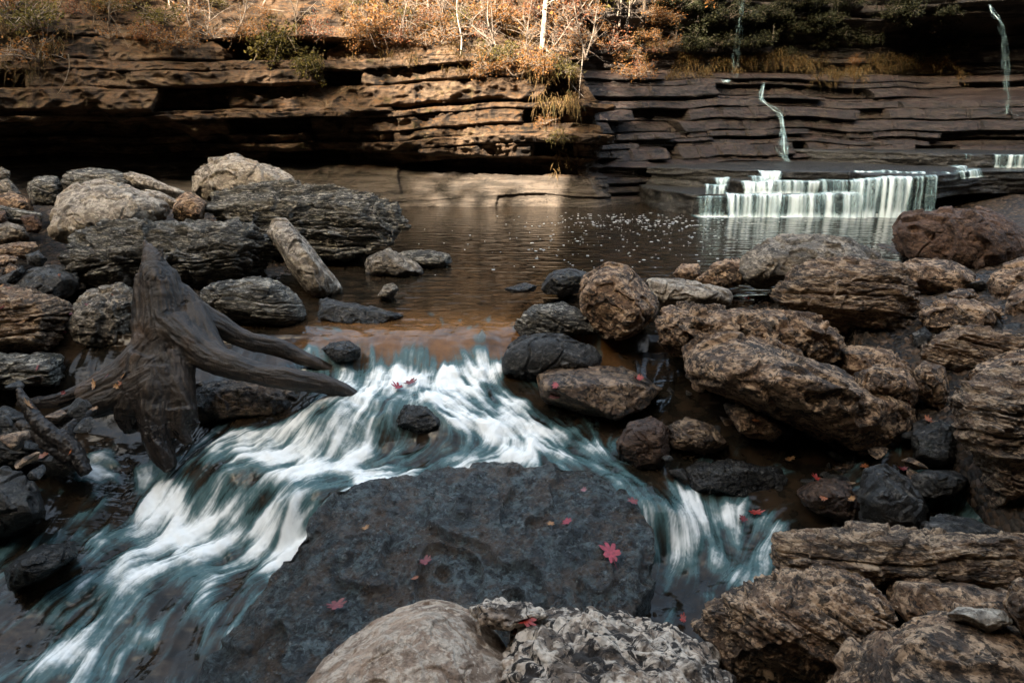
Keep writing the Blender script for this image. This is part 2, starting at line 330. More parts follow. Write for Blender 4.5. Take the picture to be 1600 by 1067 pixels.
D = [(650,570,.95),(700,590,.95),(600,592,.85),(560,570,.6),(740,562,.9),(780,640,.7),(700,640,.85),(850,685,.8),(800,680,.9),(750,722,.65),(880,712,.65),
 (560,660,.92),(520,560,.4),(520,668,.7),(500,690,.7),(540,705,.8),(450,710,.85),(380,700,.8),(350,715,.75),(600,736,.92),(480,730,.85),(500,770,.35),(430,745,.5),(380,770,.35),(330,745,.45),
 (470,825,.7),(430,862,.98),(380,855,.85),(300,850,.85),(250,792,.95),(225,830,.75),(270,880,.65),(320,895,.65),(200,905,.8),(150,950,.65),(100,960,.5),(110,1010,.8),(205,1010,.72),(160,1000,.25),(250,940,.25),(80,930,.15),(250,1040,.15),(60,1035,.45),(40,985,.25),
 (300,1000,.12),(380,920,.3),(335,950,.35),(400,895,.45),(300,1045,.25),(50,950,.12),(120,860,.3),(150,850,.5),(200,860,.62),(250,840,.8),(350,875,.8),(300,925,.5),(250,912,.6),(180,935,.6),(120,930,.45),(355,905,.5),(60,960,.3),(150,1040,.6),(60,1060,.4),(350,840,.7),(160,790,.3),(200,770,.45),(410,930,.5),(375,965,.4),(345,1010,.4),(325,1050,.35),(450,880,.9),(470,860,.7),(490,830,.5),(90,900,.3),(20,1040,.3),(100,780,.10),(60,800,.06),(160,722,.85),(235,742,.6),(200,700,.08),(170,790,.15),(180,850,.35),
 (650,690,.22),(620,715,.3),(690,705,.38),(640,545,.2),(700,541,.2),(560,545,.4),(600,533,.06),(680,531,.05),(740,527,.05),(540,527,.05),(600,520,.02),(700,518,.02),(780,515,.03),(650,556,.32),(720,552,.32),(600,556,.35),(680,562,.6),(150,680,0),(200,672,0),(110,700,.05),(260,690,.1),(100,725,.1),(100,560,0),(150,620,0),(60,600,0),(40,680,0),(300,560,0),(220,600,0),(380,620,.0),(420,560,0),(400,645,.05),(300,650,0),(950,560,0),(1050,600,0),(1100,640,.02),(1000,620,.04),(1150,680,.03),(1250,700,0),(500,560,.5),(540,532,.15),(500,520,.1),(620,500,.06),(560,500,.12),(740,480,.12),(690,500,.18),(650,460,.0),(840,490,.15),(780,540,.3),
 (840,600,.25),(880,650,.3),(935,680,.35),(940,722,.4),(960,742,.6),(985,760,.62),(1010,785,.6),(1035,808,.65),(900,722,.5),(1000,745,.35),(1062,815,.78),(1085,798,.7),(1040,850,.36),(1060,900,.45),(1000,950,.2),(1100,870,.4),(1160,888,.62),(1180,860,.5),(1165,810,.6),
 (1120,760,.2),(1200,760,.12),(1250,790,.08),(1120,940,.12),(960,970,.1),(1080,950,.15),(900,620,.2),(1000,660,.1),(1100,700,.12),(1020,720,.2),(640,625,.65),(620,650,.4),(670,650,.4),(450,480,.05),(800,440,0),(500,440,0),(340,690,.6),(300,720,.3)]
dp = []; dv = []
for x, y, v in D:
    dp.append(hit_water(x, y)[:2]); dv.append(v)
dens = gauss_field(dp, dv, Q, 0.075)
dens = dens * (1 - pool)
patch = fbm(q3 * 7, 4, 51, .6); flat = smooth(1.6, .5, np.hypot(gxv, gyv).ravel())
modk = .25 + .75 * smooth(5.0, 4.6, Q[:, 1])
foam = dens * 1.10 - 0.12 + modk * (0.080 * mid + 0.045 * fine + 0.12 * coarse + 0.30 * patch)
foam = smooth(0.03, 1.20, foam) * (1 - pool)
foam = foam * smooth(0.0, 0.12, dens)
foam = np.maximum(foam, .24 * smooth(.8, 2.4, coarse + .35 * mid) * smooth(5.9, 5.4, Q[:, 1]) * smooth(4.75, 4.95, Q[:, 1]) * smooth(-1.9, -1.3, Q[:, 0]) * smooth(1.2, .6, Q[:, 0]))
calm = smooth(5.0, 4.6, Q[:, 1])
wz = wz + (1 - pool) * (0.0010 * mid + (0.004 + .007 * dens) * coarse) * flat + foam * 0.010 * (0.5 + patch) * flat * calm + 0.035 * dens * fbm(q3 * 9, 3, 61, .55) * (1 - pool) * calm
gq = np.stack([np.repeat(gx[None], len(gy), 0).ravel(), np.repeat(gy[:, None], len(gx), 1).ravel()], 1)      # scour the bed under the running water
msk = (gq[:, 0] > WX0) & (gq[:, 0] < WX1) & (gq[:, 1] > WY0) & (gq[:, 1] < 5.6); gd = gauss_field(dp, dv, gq[msk], 0.09); wl_ = np.minimum(tps_eval(wfit, gq[msk]), 0)
zg = zz.copy(); zg[msk] = np.where(gd > .05, np.minimum(zg[msk], wl_ - .13), zg[msk])
ground_ob.data.vertices.foreach_set('co', np.stack([gq[:, 0], gq[:, 1], zg], 1).astype(np.float32).ravel()); ground_ob.data.update()
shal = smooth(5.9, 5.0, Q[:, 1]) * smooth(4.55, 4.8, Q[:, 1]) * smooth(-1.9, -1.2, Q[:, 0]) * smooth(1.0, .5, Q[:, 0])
n = NT('water'); fo = n.attr('foam'); sh = n.attr('shallow')
film = n.mix(n.rng(n.noise(6, 5, .6), .4, .65), (.011, .009, .006), (.030, .019, .011))
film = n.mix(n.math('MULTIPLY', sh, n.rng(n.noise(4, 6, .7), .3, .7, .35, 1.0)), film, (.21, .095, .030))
teal = n.mix(n.rng(fo, .0, .4), film, (.062, .125, .132))
col = n.mix(n.rng(fo, .34, .9), teal, (.92, .94, .92))
n1 = n.noise(1, 2, .45, n.scl((2.6, 10, 1)), .4); n2 = n.math('MULTIPLY', n.noise(26, 3, .5, n.scl((1, 1.8, 1))), n.attr('near'))
nr = n.bump(n1, .22, .06); nr = n.bump(n2, .13, .010, nr)
n.b.inputs['IOR'].default_value = 1.33
M['water'] = n.done(col, n.math('ADD', n.rng(fo, .05, .7, .02, .65), n.math('MULTIPLY', n.attr('near'), .13)), nr, .5)
o = bpy.data.objects.new('stream_water', mesh_np('stream_water', np.stack([Q[:, 0], Q[:, 1], wz], 1), grid_faces(ny, nx), M['water'], attrs={'foam': foam, 'shallow': shal, 'near': 1 - pool})); link(o)
tag(o, 'white silky rapids rushing from the pool down between the boulders', 'rapids', kind='structure')
px_ = np.concatenate([np.arange(-12, 2.8, .12), np.arange(2.8, 7.6, .03), np.arange(7.6, 16, .12)]); py_ = np.concatenate([np.arange(WY1 - .015, 10.7, .12), np.arange(10.7, 11.9, .02), np.arange(11.9, 20, .12)])
XX, YY = np.meshgrid(px_, py_); Q2 = np.stack([XX.ravel(), YY.ravel()], 1)
cx_ = Q2[:, 0]; q4 = np.stack([cx_, Q2[:, 1], 0 * cx_], 1); dist = np.maximum(11.42 - Q2[:, 1] - .05 * perlin(q4 * 3, 4), 0)
churn = smooth(2.95, 3.2, cx_) * smooth(7.35, 7.0, cx_) * smooth(11.9, 11.7, Q2[:, 1]) * np.clip(np.exp(-dist / .10) * (1.1 + .5 * perlin(q4 * [6, 14, 1], 8)) + .35 * np.exp(-dist / .35) * smooth(.1, .5, perlin(q4 * [7, 22, 1], 12)), 0, 1)
o = bpy.data.objects.new('pool_water', mesh_np('pool_water', np.stack([Q2[:, 0], Q2[:, 1], 0 * Q2[:, 0]], 1), grid_faces(len(py_), len(px_)), M['water'], attrs={'foam': churn, 'shallow': np.zeros(len(Q2)), 'near': np.zeros(len(Q2))})); link(o)
tag(o, 'dark rippled plunge pool reflecting the sunlit cliff', 'pool', kind='structure')
# drifting foam flecks
V = []; Fc = []; k = 0; nb = 500
n = NT('foam_fleck'); M['fleck'] = n.done((.55, .58, .58), .6)
for _ in range(1050):
    if rng.random() < .55: px, py = rng.normal(1010, 95), rng.normal(346, 8)
    elif rng.random() < .5: px, py = rng.normal(1080, 110), rng.normal(365, 18)
    else: px, py = rng.normal(930, 130), rng.uniform(345, 432)
    if _ < nb: px, py = rng.uniform(1086, 1452), 334.5 + abs(rng.normal()) * 1.6 + 3.0 * (rng.random() < .12)
    if not (332 < py < 436 and 630 < px < 1390): continue
    c = at_z(px, py, .006); r = rng.uniform(.004, .014) * (c[1] / 9); e = rng.uniform(.7, 2.2); th0 = rng.uniform(0, 3)
    V += [(c[0] + r * e * math.cos(t) * rng.uniform(.8, 1.1), c[1] + r * 1.6 * math.sin(t) * rng.uniform(.8, 1.1), .006) for t in np.linspace(0, 2 * math.pi, 8)[:-1] + 0 * th0]
    Fc.append(tuple(range(k, k + 7))); k += 7
me = bpy.data.meshes.new('foam_flecks'); me.from_pydata(V, [], Fc); me.materials.append(M['fleck'])
o = link(bpy.data.objects.new('foam_flecks', me)); tag(o, 'white foam flecks drifting on the dark pool', 'foam', kind='stuff')
# ---------------------------------------------------------------- cliff: bedded rock wall following the gorge, forest slope above
plan = np.array([(-40,-14),(-26,-2),(-17,5.5),(-12,9.0),(-8,11.4),(-5,12.6),(-2.6,12.7),(0,12.65),(1.35,12.5),(1.75,12.75),(2.2,13.3),(4.5,14.3),(7.5,14.9),(10.5,14.4),(13.5,12.5),(17,9),(24,2),(36,-12)], float)
cs = spline(plan, 900); sl = np.concatenate([[0], np.cumsum(np.linalg.norm(np.diff(cs, axis=0), axis=1))])
sA = np.interp(-10, cs[:, 0], sl); sB = np.interp(13, cs[:, 0], sl)
s_ax = np.concatenate([np.linspace(0, sA, 90)[:-1], np.linspace(sA, sB, 1500), np.linspace(sB, sl[-1], 90)[1:]])
bx = np.interp(s_ax, sl, cs[:, 0]); by = np.interp(s_ax, sl, cs[:, 1])
tx = np.gradient(bx, s_ax); ty = np.gradient(by, s_ax); ln = np.hypot(tx, ty); tx /= ln; ty /= ln
ker = np.hanning(81); ker /= ker.sum()
tx = np.convolve(np.pad(tx, 40, 'edge'), ker, 'valid'); ty = np.convolve(np.pad(ty, 40, 'edge'), ker, 'valid')
nbx, nby = -ty, tx                                                   # pointing back into the rock
z_ax = np.concatenate([np.linspace(-.6, 0, 10)[:-1], np.linspace(0, 3.9, 330), 3.9 + np.cumsum(np.linspace(.04, .16, 34))])
SS, ZZ = np.meshgrid(s_ax, z_ax); BX = np.broadcast_to(bx, SS.shape)
Xf = BX.ravel(); Sf = SS.ravel(); Zf = ZZ.ravel()
sz = np.stack([Sf, Zf, 0 * Sf], 1)
zw = Zf + .10 * perlin(np.stack([Sf * .35, 0 * Sf, 0 * Sf], 1), 2) + .05 * perlin(np.stack([Sf * 1.0, Zf * .5, 0 * Sf], 1), 3)
zw = zw + 0.045 * np.clip(-Xf - 1, -2, 9) * smooth(2.2, .2, Xf) * 0.8              # beds on the left rise to the left
bed = np.cumsum(np.random.default_rng(11).choice([.06, .10, .16, .26, .38, .55], 60, p=[.2, .16, .16, .18, .18, .12]))
thin = np.cumsum(np.random.default_rng(12).choice([.06, .09, .12, .17, .24], 90, p=[.2, .3, .25, .15, .1]))
right = smooth(1.6, 2.4, Xf) * smooth(15, 12, Xf)
def beds(edges, seed, amp, blk):
    i = np.searchsorted(edges, zw + 1.0); e0 = np.concatenate([[0], edges])[i] - 1.0; e1 = edges[np.clip(i, 0, len(edges) - 1)] - 1.0
    u = (zw - e0) / (e1 - e0 + 1e-6); r = np.random.default_rng(seed); hb = r.random(200)
    L = .35 + 1.5 * r.random(200); ph = r.random(200) * 9
    cell = np.floor(Sf / L[i] + ph[i] + .18 * perlin(sz * 2.5, 5)).astype(int); hc = ((cell * 7919 + i * 104729) % 1009) / 1009.0
    fr = Sf / L[i] + ph[i]; fr = fr - np.floor(fr); joint = smooth(.05, .0, np.minimum(fr, 1 - fr) * L[i])
    th = e1 - e0; nv_ = smooth(-.25, .25, perlin(np.stack([Sf * .9, i * 3.3, 0 * Sf], 1), seed))
    notch = (smooth(.16, 0, u) + smooth(.9, 1.0, u) * .8) * np.clip(th * .6, .03, .13) * (.25 + nv_)
    return amp * (hb[i] - .5) + blk * (hc - .5) + .8 * blk * (hc > .8) * (th > .2) + notch + joint * .03 * (th > .11), hb[i], hc
bL, h1, c1 = beds(bed, 21, .40, .50); bR, h2, c2 = beds(thin, 22, .30, .36)
zs = np.array([-.6, 0, .50, .56, .60, .82, .90, 1.5, 2.1, 2.6, 3.2, 3.9, 5.5, 8]); bs = np.array([-.1, 0, .30, .38, .62, .58, .16, .10, .22, .6, 1.25, 2.2, 6.5, 13])
macL = np.interp(Zf - .035 * np.clip(-Xf, -2, 8), zs, bs)
cave = smooth(-3.8, -5.8, Xf) * smooth(-16, -13, Xf); hgt = np.clip(1.15 + .13 * (-4.2 - Xf), 1.0, 2.0) + .35 * perlin(np.stack([Sf * .9, 0 * Sf, 0 * Sf], 1), 14) + .2 * perlin(np.stack([Sf * 2.6, 0 * Sf, 0 * Sf], 1), 15)
macL = macL + cave * 1.1 * smooth(hgt + .1, hgt - .22, Zf) * smooth(.25, .5, Zf + 0 * Sf) - cave * .1
macL = macL - .35 * np.exp(-((Xf + 3.2) / 1.0) ** 2 - ((Zf - 1.55) / .35) ** 2) - .3 * np.exp(-((Xf + .2) / 1.6) ** 2 - ((Zf - 1.25) / .3) ** 2)
zr = np.array([-.6, 0, .66, .72, .80, 2.35, 2.5, 2.6, 3.4, 4.6, 6, 9]); br = np.array([-.2, -.1, .1, .5, .6, 2.0, 2.35, 3.5, 3.45, 3.6, 6, 12])
macR = np.interp(Zf, zr, br)
cav2 = np.exp(-((Xf - 10.3) / 1.3) ** 4) * smooth(1.9, 2.2, Zf) * smooth(3.9, 3.5, Zf) * 1.4
macR = macR + cav2 - .3 * smooth(3.5, 3.8, Zf)
back = (macL + bL * smooth(3.9, 2.9, Zf + .2) * (.12 + .88 * smooth(.45, .62, Zf - .035 * np.clip(-Xf, -2, 8)))) * (1 - right) + (macR + bR) * right
back = back + .05 * fbm(sz * 3.2, 4, 31) + .018 * fbm(np.stack([Sf * 9, Zf * 22, back * 9], 1), 3, 33, .55) + (.34 * fbm(np.stack([Sf * .55, Zf * 1.0, 0 * Sf], 1), 4, 35, .6) + .20 * fbm(np.stack([Sf * 1.6, Zf * 2.4, 0 * Sf], 1), 3, 45, .6, True)) * (1 - .7 * right) * smooth(.3, .8, Zf) 
hill = smooth(3.0, 4.5, Zf); back = back + hill * .5 * fbm(sz * .6, 4, 37)
V = np.stack([Xf + np.tile(nbx, len(z_ax)) * back, np.tile(by, len(z_ax)) + np.tile(nby, len(z_ax)) * back, Zf], 1)
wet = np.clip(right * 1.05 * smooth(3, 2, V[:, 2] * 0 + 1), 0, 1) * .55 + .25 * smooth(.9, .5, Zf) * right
n = NT('cliff_rock'); v1 = n.scl((.5, .5, 5)); v2 = n.scl((1.2, 1.2, .25))
a = n.noise(1.1, 8, .65, n.scl((1, 1, 2.5)), .5); b = n.noise(3, 9, .7, v1, .5); st = n.noise(1.6, 7, .65, v2, .3); c = n.noise(14, 8, .72, n.scl((1, 1, 2.2)))
col = n.mix(n.rng(b, .36, .64), (.030, .018, .010), (.155, .098, .057))
col = n.mix(n.rng(a, .50, .68, 0, .6), col, (.29, .205, .13)); col = n.mix(n.rng(a, .46, .32, 0, .75), col, (.06, .04, .025))
col = n.mix(n.rng(st, .49, .62, 0, .92), col, (.012, .009, .007)); col = n.mix(n.rng(c, .55, .75, 0, .8), col, (.035, .026, .018))
col = n.mix(n.rng(n.noise(2.3, 7, .7), .56, .68, 0, .55), col, (.075, .060, .014))
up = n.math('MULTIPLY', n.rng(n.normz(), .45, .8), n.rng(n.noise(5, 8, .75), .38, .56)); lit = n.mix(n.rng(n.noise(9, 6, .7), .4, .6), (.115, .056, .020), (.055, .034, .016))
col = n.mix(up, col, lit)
bench = n.attr('bench'); col = n.mix(n.math('MULTIPLY', bench, .8), col, n.mix(n.rng(b, .4, .6), (.065, .056, .046), (.14, .12, .10)))
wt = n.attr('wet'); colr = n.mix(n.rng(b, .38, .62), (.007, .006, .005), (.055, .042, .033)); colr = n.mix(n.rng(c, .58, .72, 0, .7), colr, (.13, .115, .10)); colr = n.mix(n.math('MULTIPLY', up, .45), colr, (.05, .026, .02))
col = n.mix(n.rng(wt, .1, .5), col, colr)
nr = n.bump(n.math('ADD', b, n.math('MULTIPLY', c, .6)), .9, .09); nr = n.bump(n.noise(40, 6, .7), .6, .025, nr)
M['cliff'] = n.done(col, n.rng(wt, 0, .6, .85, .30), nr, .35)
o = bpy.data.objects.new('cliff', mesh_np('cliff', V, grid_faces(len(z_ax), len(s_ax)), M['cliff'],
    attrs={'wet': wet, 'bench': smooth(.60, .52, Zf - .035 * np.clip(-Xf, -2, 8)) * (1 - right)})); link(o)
tag(o, 'layered sandstone cliff wall, sunlit on the left and shaded on the right', 'cliff', kind='structure')
CV = V.reshape(len(z_ax), len(s_ax), 3)
_cx = CV[:, ::6, 0]; _cy = CV[:, ::6, 1]; _cz = CV[:, ::6, 2]
_rd = _cy / 1.0
def on_cliff(px, py):                                                # the point of the cliff seen at a pixel
    P = CV[:, ::3].reshape(-1, 3) - CAM; yf = P[:, 1] * CP - P[:, 2] * SP; zc = P[:, 1] * SP + P[:, 2] * CP
    ok = yf > 2; u = 800 + F * P[:, 0] / np.where(ok, yf, 1); v = 533.5 - F * zc / np.where(ok, yf, 1)
    d = np.where(ok, (u - px) ** 2 + (v - py) ** 2, 1e9); near = d < max(d.min() * 3, 60)
    k = np.argmin(np.where(near, yf + d * .002, 1e9)); return CV[:, ::3].reshape(-1, 3)[k].copy()

# ---------------------------------------------------------------- ledge the pool is fed over
def slab_block(name, outline, z0, z1, seed, mat, label):
    """a rock shelf from a plan outline: rough vertical faces, bedded, flat top"""
    pts = []; m = len(outline)
    for i in range(m):
        a, b = np.array(outline[i]), np.array(outline[(i + 1) % m]); k = max(2, int(np.linalg.norm(b - a) / .03))
        pts += [a + (b - a) * t for t in np.linspace(0, 1, k, endpoint=False)]
    P = np.array(pts); c = P.mean(0); zz = np.concatenate([np.linspace(z0, z1, 26), [z1] * 22]); V = []
    for j, z in enumerate(zz):
        inn = 0 if j < 26 else (j - 25) / 22
        q = c + (P - c) * (1 - inn); dirn = (P - c) / (np.linalg.norm(P - c, axis=1)[:, None])
        p = np.stack([q[:, 0], q[:, 1], np.full(len(q), z)], 1)
        if j < 26:
            r = .09 * fbm(np.stack([q[:, 0] * 2, q[:, 1] * 2, np.full(len(q), z * 9)], 1), 4, seed, .6) + .07 * (perlin(np.stack([q[:, 0] * .8, q[:, 1] * .8, np.full(len(q), math.floor(z / .11) * 3.7)], 1), seed + 4))
            p[:, :2] += dirn * r[:, None]
        p[:, 2] += .02 * fbm(p * 2.5, 3, seed + 7)
        V.append(p)
    V = np.concatenate(V); nc = len(P); i = np.arange(len(zz) - 1)[:, None] * nc + np.arange(nc)[None]; j = np.arange(len(zz) - 1)[:, None] * nc + (np.arange(nc)[None] + 1) % nc
    Fc = np.stack([i, j, j + nc, i + nc], 2).reshape(-1, 4)
    o = obj_np(name, V, Fc, mat, attrs={'wet': np.full(len(V), .6)}); tag(o, label, 'rock shelf', kind='structure'); return o
def X(px, Y): return (px - 800) / F * Y / 1.01
slab_block('rock_shelf', [(X(1080,11.6),11.62),(X(1200,11.6),11.55),(X(1340,11.6),11.6),(X(1352,11.6),11.8),(8.5,13.2),(2.4,13.4),(2.6,12.2)], -.5, .34, 71, M['dark'], 'lowest dark wet shelf under the cascade, at the pool edge')
slab_block('rock_shelf', [(X(1150,11.9),12.0),(X(1200,11.9),11.92),(X(1345,11.9),11.95),(8.5,13.4),(3.2,13.6)], -.4, .53, 72, M['dark'], 'middle dark wet shelf under the cascade')
slab_block('rock_shelf', [(X(1165,12.2),12.35),(X(1200,12.2),12.28),(X(1320,12.2),12.2),(X(1335,11.7),11.62),(X(1455,11.7),11.55),(X(1480,11.7),11.75),(X(1520,11.9),12.1),(9.6,12.3),(13,12.6),(13,15),(3,15),(2.6,13.4)], .30, .67, 73, M['dark'], 'top dark shelf the cascade pours over, undercut at its right end')
slab_block('rock_shelf', [(X(1490,13),13.4),(X(1530,13),13.2),(X(1640,13),13.0),(13,13.2),(13,15.5),(6,15.5)], .5, .90, 74, M['dark'], 'dark wet step behind the top shelf at the far right')

# ---------------------------------------------------------------- falling water
n = NT('falling_water'); st = n.attr('streak'); n2 = n.noise(6, 4, .6, n.scl((7, 7, 1.0)))
al = n.rng(n.math('ADD', st, n.math('MULTIPLY', n.math('SUBTRACT', n2, .5), .55)), .14, .92)
tb = n.t.nodes.new('ShaderNodeBsdfTransparent'); mx = n.t.nodes.new('ShaderNodeMixShader'); n.put(mx.inputs[0], al)
n.t.links.new(tb.outputs[0], mx.inputs[1]); n.t.links.new(n.b.outputs[0], mx.inputs[2]); n.t.links.new(mx.outputs[0], n.out.inputs[0])
M['fall'] = n.done(n.mix(n.rng(st, .4, .9), (.24, .38, .40), (.76, .87, .91)), .45)
def curtain(mb, A, B, drop, bulge=.10, seed=1, dens=.7, lip=.14, n_u=None):
    """sheet from lip edge A-B (world xyz) falling by drop, bulging toward the camera"""
    A, B = np.array(A, float), np.array(B, float); L = np.linalg.norm(B - A); nu = n_u or max(8, int(L / .018)); nv = 26
    d = (B - A) / L; out = np.array([d[1], -d[0], 0]); out = out if out[1] < 0 else -out
    u = np.linspace(0, 1, nu); base = A + (B - A) * u[:, None]; k = int(mb['n']); V = []; S = []
    jag = .11 * perlin(np.stack([u * L * 3, 0 * u, 0 * u + seed], 1), seed) + .045 * perlin(np.stack([u * L * 14, 0 * u, 0 * u], 1), seed + 2)
    sb = .42 * perlin(np.stack([u * L * 5, 0 * u, 0 * u], 1), seed + 5) + .55 * perlin(np.stack([u * L * 19, 0 * u, 0 * u], 1), seed + 6)
    for j in range(nv):
        v = j / (nv - 1)
        if v < .2: f, h = -lip * (1 - v / .2), 0.006
        else: w = (v - .2) / .8; f, h = bulge * math.sqrt(w), -drop * w ** 1.25
        p = base + out * (f + jag * (0.3 + v))[:, None]; p[:, 2] += h + .25 * jag - (v ** 2) * .3 * np.abs(jag); V.append(p)
        S.append(np.clip(dens + sb * (.45 + .5 * (v > .2)) * (1 - .35 * v) - .22 * (v < .17) + .28 * smooth(.8, 1, v) + .12 * smooth(.3, .18, v), 0, 1.3) * smooth(0, .05, v) * np.clip(smooth(0, .05 / max(L, .3) * (1 + 2 * v), u + .02 * jag) * smooth(1, 1 - .05 / max(L, .3) * (1 + 2 * v), u), 0, 1))
    mb['V'].append(np.concatenate(V)); mb['S'].append(np.concatenate(S)); mb['F'].append(grid_faces(nv, nu) + k); mb['n'] += nv * nu
def newfall(): return {'V': [], 'F': [], 'S': [], 'n': 0}
def endfall(mb, label, cat):
    o = obj_np('waterfall', np.concatenate(mb['V']), np.concatenate(mb['F']), M['fall'], attrs={'streak': np.concatenate(mb['S'])})
    tag(o, label, cat, kind='structure')
def lipP(px, Y, z): return (X(px, Y), Y, z)
mb = newfall()
curtain(mb, lipP(1084, 11.62, .30), lipP(1142, 11.52, .33), .32, .10, 3, .48); curtain(mb, lipP(1128, 11.55, .35), lipP(1222, 11.42, .37), .37, .15, 4, .72); curtain(mb, lipP(1205, 11.50, .35), lipP(1290, 11.46, .36), .36, .10, 33, .52); curtain(mb, lipP(1275, 11.50, .37), lipP(1350, 11.44, .38), .38, .13, 34, .66)
curtain(mb, lipP(1150, 11.92, .52), lipP(1205, 11.84, .53), .18, .14, 35, .72); curtain(mb, lipP(1190, 11.86, .54), lipP(1280, 11.80, .55), .20, .09, 5, .58); curtain(mb, lipP(1268, 11.84, .55), lipP(1345, 11.78, .56), .20, .10, 36, .46)
curtain(mb, lipP(1174, 12.24, .68), lipP(1217, 12.18, .67), .15, .16, 7, .72); curtain(mb, lipP(1160, 12.05, .60), lipP(1200, 11.98, .59), .10, .12, 37, .6)
curtain(mb, lipP(1322, 12.1, .69), lipP(1440, 11.75, .69), .12, .08, 9, .58)
curtain(mb, lipP(1322, 11.58, .58), lipP(1372, 11.46, .62), .60, .20, 11, .68); curtain(mb, lipP(1360, 11.50, .63), lipP(1420, 11.40, .65), .65, .17, 12, .74); curtain(mb, lipP(1405, 11.46, .65), lipP(1458, 11.44, .66), .66, .13, 17, .50)
curtain(mb, lipP(1108, 12.0, .57), lipP(1140, 11.9, .60), .12, .14, 13, .60); curtain(mb, lipP(1094, 11.84, .47), lipP(1138, 11.72, .49), .17, .16, 14, .6)
curtain(mb, lipP(1440, 11.75, .68), lipP(1492, 11.8, .68), .09, .05, 15, .38); curtain(mb, lipP(1460, 11.6, .67), lipP(1482, 11.65, .67), .62, .05, 16, .22)
curtain(mb, lipP(1484, 11.85, .69), lipP(1524, 12.15, .72), .12, .06, 18, .5); curtain(mb, lipP(1478, 11.95, .76), lipP(1500, 12.1, .78), .08, .06, 19, .5)
endfall(mb, 'wide white cascade stepping over dark shelves into the pool', 'waterfall')
mb = newfall(); curtain(mb, lipP(1530, 13.1, .91), lipP(1650, 12.9, .91), .22, .06, 21, .5); curtain(mb, lipP(1486, 13.3, .91), lipP(1508, 13.3, .91), .07, .05, 22, .5)
endfall(mb, 'short bluish fall over the step at the right edge above the cascade', 'waterfall')
def thread(mb, pts, wid, dens, seed, lift=.05):
    P = spline(pts, 60); k = mb['n']; V = []; S = []
    for i, p in enumerate(P):
        w_ = wid[0] + (wid[1] - wid[0]) * i / 59
        for j in range(9):
            x = (j - 4) / 4; V.append(p + np.array([x * w_ + .3 * w_ * perlin(np.array([[i * .12, 0, 0]]), seed)[0], -lift * (1 - x * x) - .02, 0]))
            S.append(dens * (1 - .75 * x * x) + .42 * perlin(np.array([[x * 3, i * .22, 0]]), seed + 1)[0])
    mb['V'].append(np.array(V)); mb['S'].append(np.array(S)); mb['F'].append(grid_faces(60, 9) + k); mb['n'] += len(V)
def cl(px, py, off=.08): p = on_cliff(px, py); return p + (CAM - p) / np.linalg.norm(CAM - p) * off
mb = newfall(); tp = [cl(1192,138), cl(1196,152), cl(1208,168), cl(1219,185), cl(1222,205), cl(1226,225), cl(1231,245), cl(1236,264)]
for k, (w0, w1, dd) in enumerate([(.035, .06, .50), (.02, .05, .42), (.03, .10, .34), (.015, .04, .40)]):
    thread(mb, [p + np.array([rng.normal() * (.012 + .006 * i), rng.normal() * .02, rng.normal() * .02]) for i, p in enumerate(tp)], (w0, w1), dd, 3 + k * 7)
endfall(mb, 'narrow white trickle winding down the dark terraces above the cascade', 'waterfall')
def hang(px, py0, py1, off):                                          # free-falling water: vertical below its lip
    p = cl(px, py0, off); q = at_y(px, py1, p[1]); return [p, p * .66 + q * .34, p * .33 + q * .67, q]
mb = newfall(); a = cl(1145, 118, .12); thread(mb, [np.array([a[0] + .03, a[1] - .02, a[2] + 2.6]), np.array([a[0] + .02, a[1] - .02, a[2] + 1.5]), np.array([a[0], a[1], a[2] + .6]), a], (.08, .13), .24, 9)
thread(mb, [cl(1134,120), cl(1142,128), cl(1150,136)], (.13, .04), .6, 10)
endfall(mb, 'thin misty veil of water dropping onto the terrace below the dark bank', 'waterfall')
mb = newfall(); a = cl(1545, 14, .1); b = cl(1568, 172, .1); Yb = min(a[1], b[1]) - .1
thread(mb, [at_y(1549, 12, Yb + .2), at_y(1566, 45, Yb - .02), at_y(1573, 90, Yb - .02), at_y(1574, 140, Yb - .02), at_y(1577, 178, Yb - .02)], (.03, .06), .3, 63)
thread(mb, [at_y(1543, 8, Yb + .25), at_y(1550, 22, Yb + .1), at_y(1561, 40, Yb), at_y(1567, 80, Yb), at_y(1569, 130, Yb), at_y(1571, 178, Yb)], (.05, .07), .40, 13)
thread(mb, [at_y(1540, 178, Yb - .1), at_y(1565, 177, Yb - .12), at_y(1590, 181, Yb - .1)], (.05, .05), .5, 15)
endfall(mb, 'thin arching fall in front of the black recess at top right', 'waterfall')
# ---------------------------------------------------------------- boulders
def ico_np(n):
    bm = bmesh.new(); bmesh.ops.create_icosphere(bm, subdivisions=n, radius=1.0)
    v = np.array([x.co[:] for x in bm.verts]); f = np.array([[x.index for x in p.verts] for p in bm.faces]); bm.free(); return v / np.linalg.norm(v, axis=1)[:, None], f
ICO = {6: ico_np(6)}
def sub(vf):
    v, f = vf; e = np.sort(np.concatenate([f[:, [0, 1]], f[:, [1, 2]], f[:, [2, 0]]]), axis=1)
    key = e[:, 0].astype(np.int64) * len(v) + e[:, 1]; uq, inv = np.unique(key, return_inverse=True)
    m = (v[uq // len(v)] + v[uq % len(v)]); m /= np.linalg.norm(m, axis=1)[:, None]; k = len(f); b = len(v)
    x, y, z = inv[:k] + b, inv[k:2 * k] + b, inv[2 * k:] + b
    return np.concatenate([v, m]), np.concatenate([np.stack([f[:, 0], x, z], 1), np.stack([x, f[:, 1], y], 1), np.stack([z, y, f[:, 2]], 1), np.stack([x, y, z], 1)])
ICO[7] = sub(ICO[6]); ICO[8] = sub(ICO[7]); ICO[5] = ico_np(5)
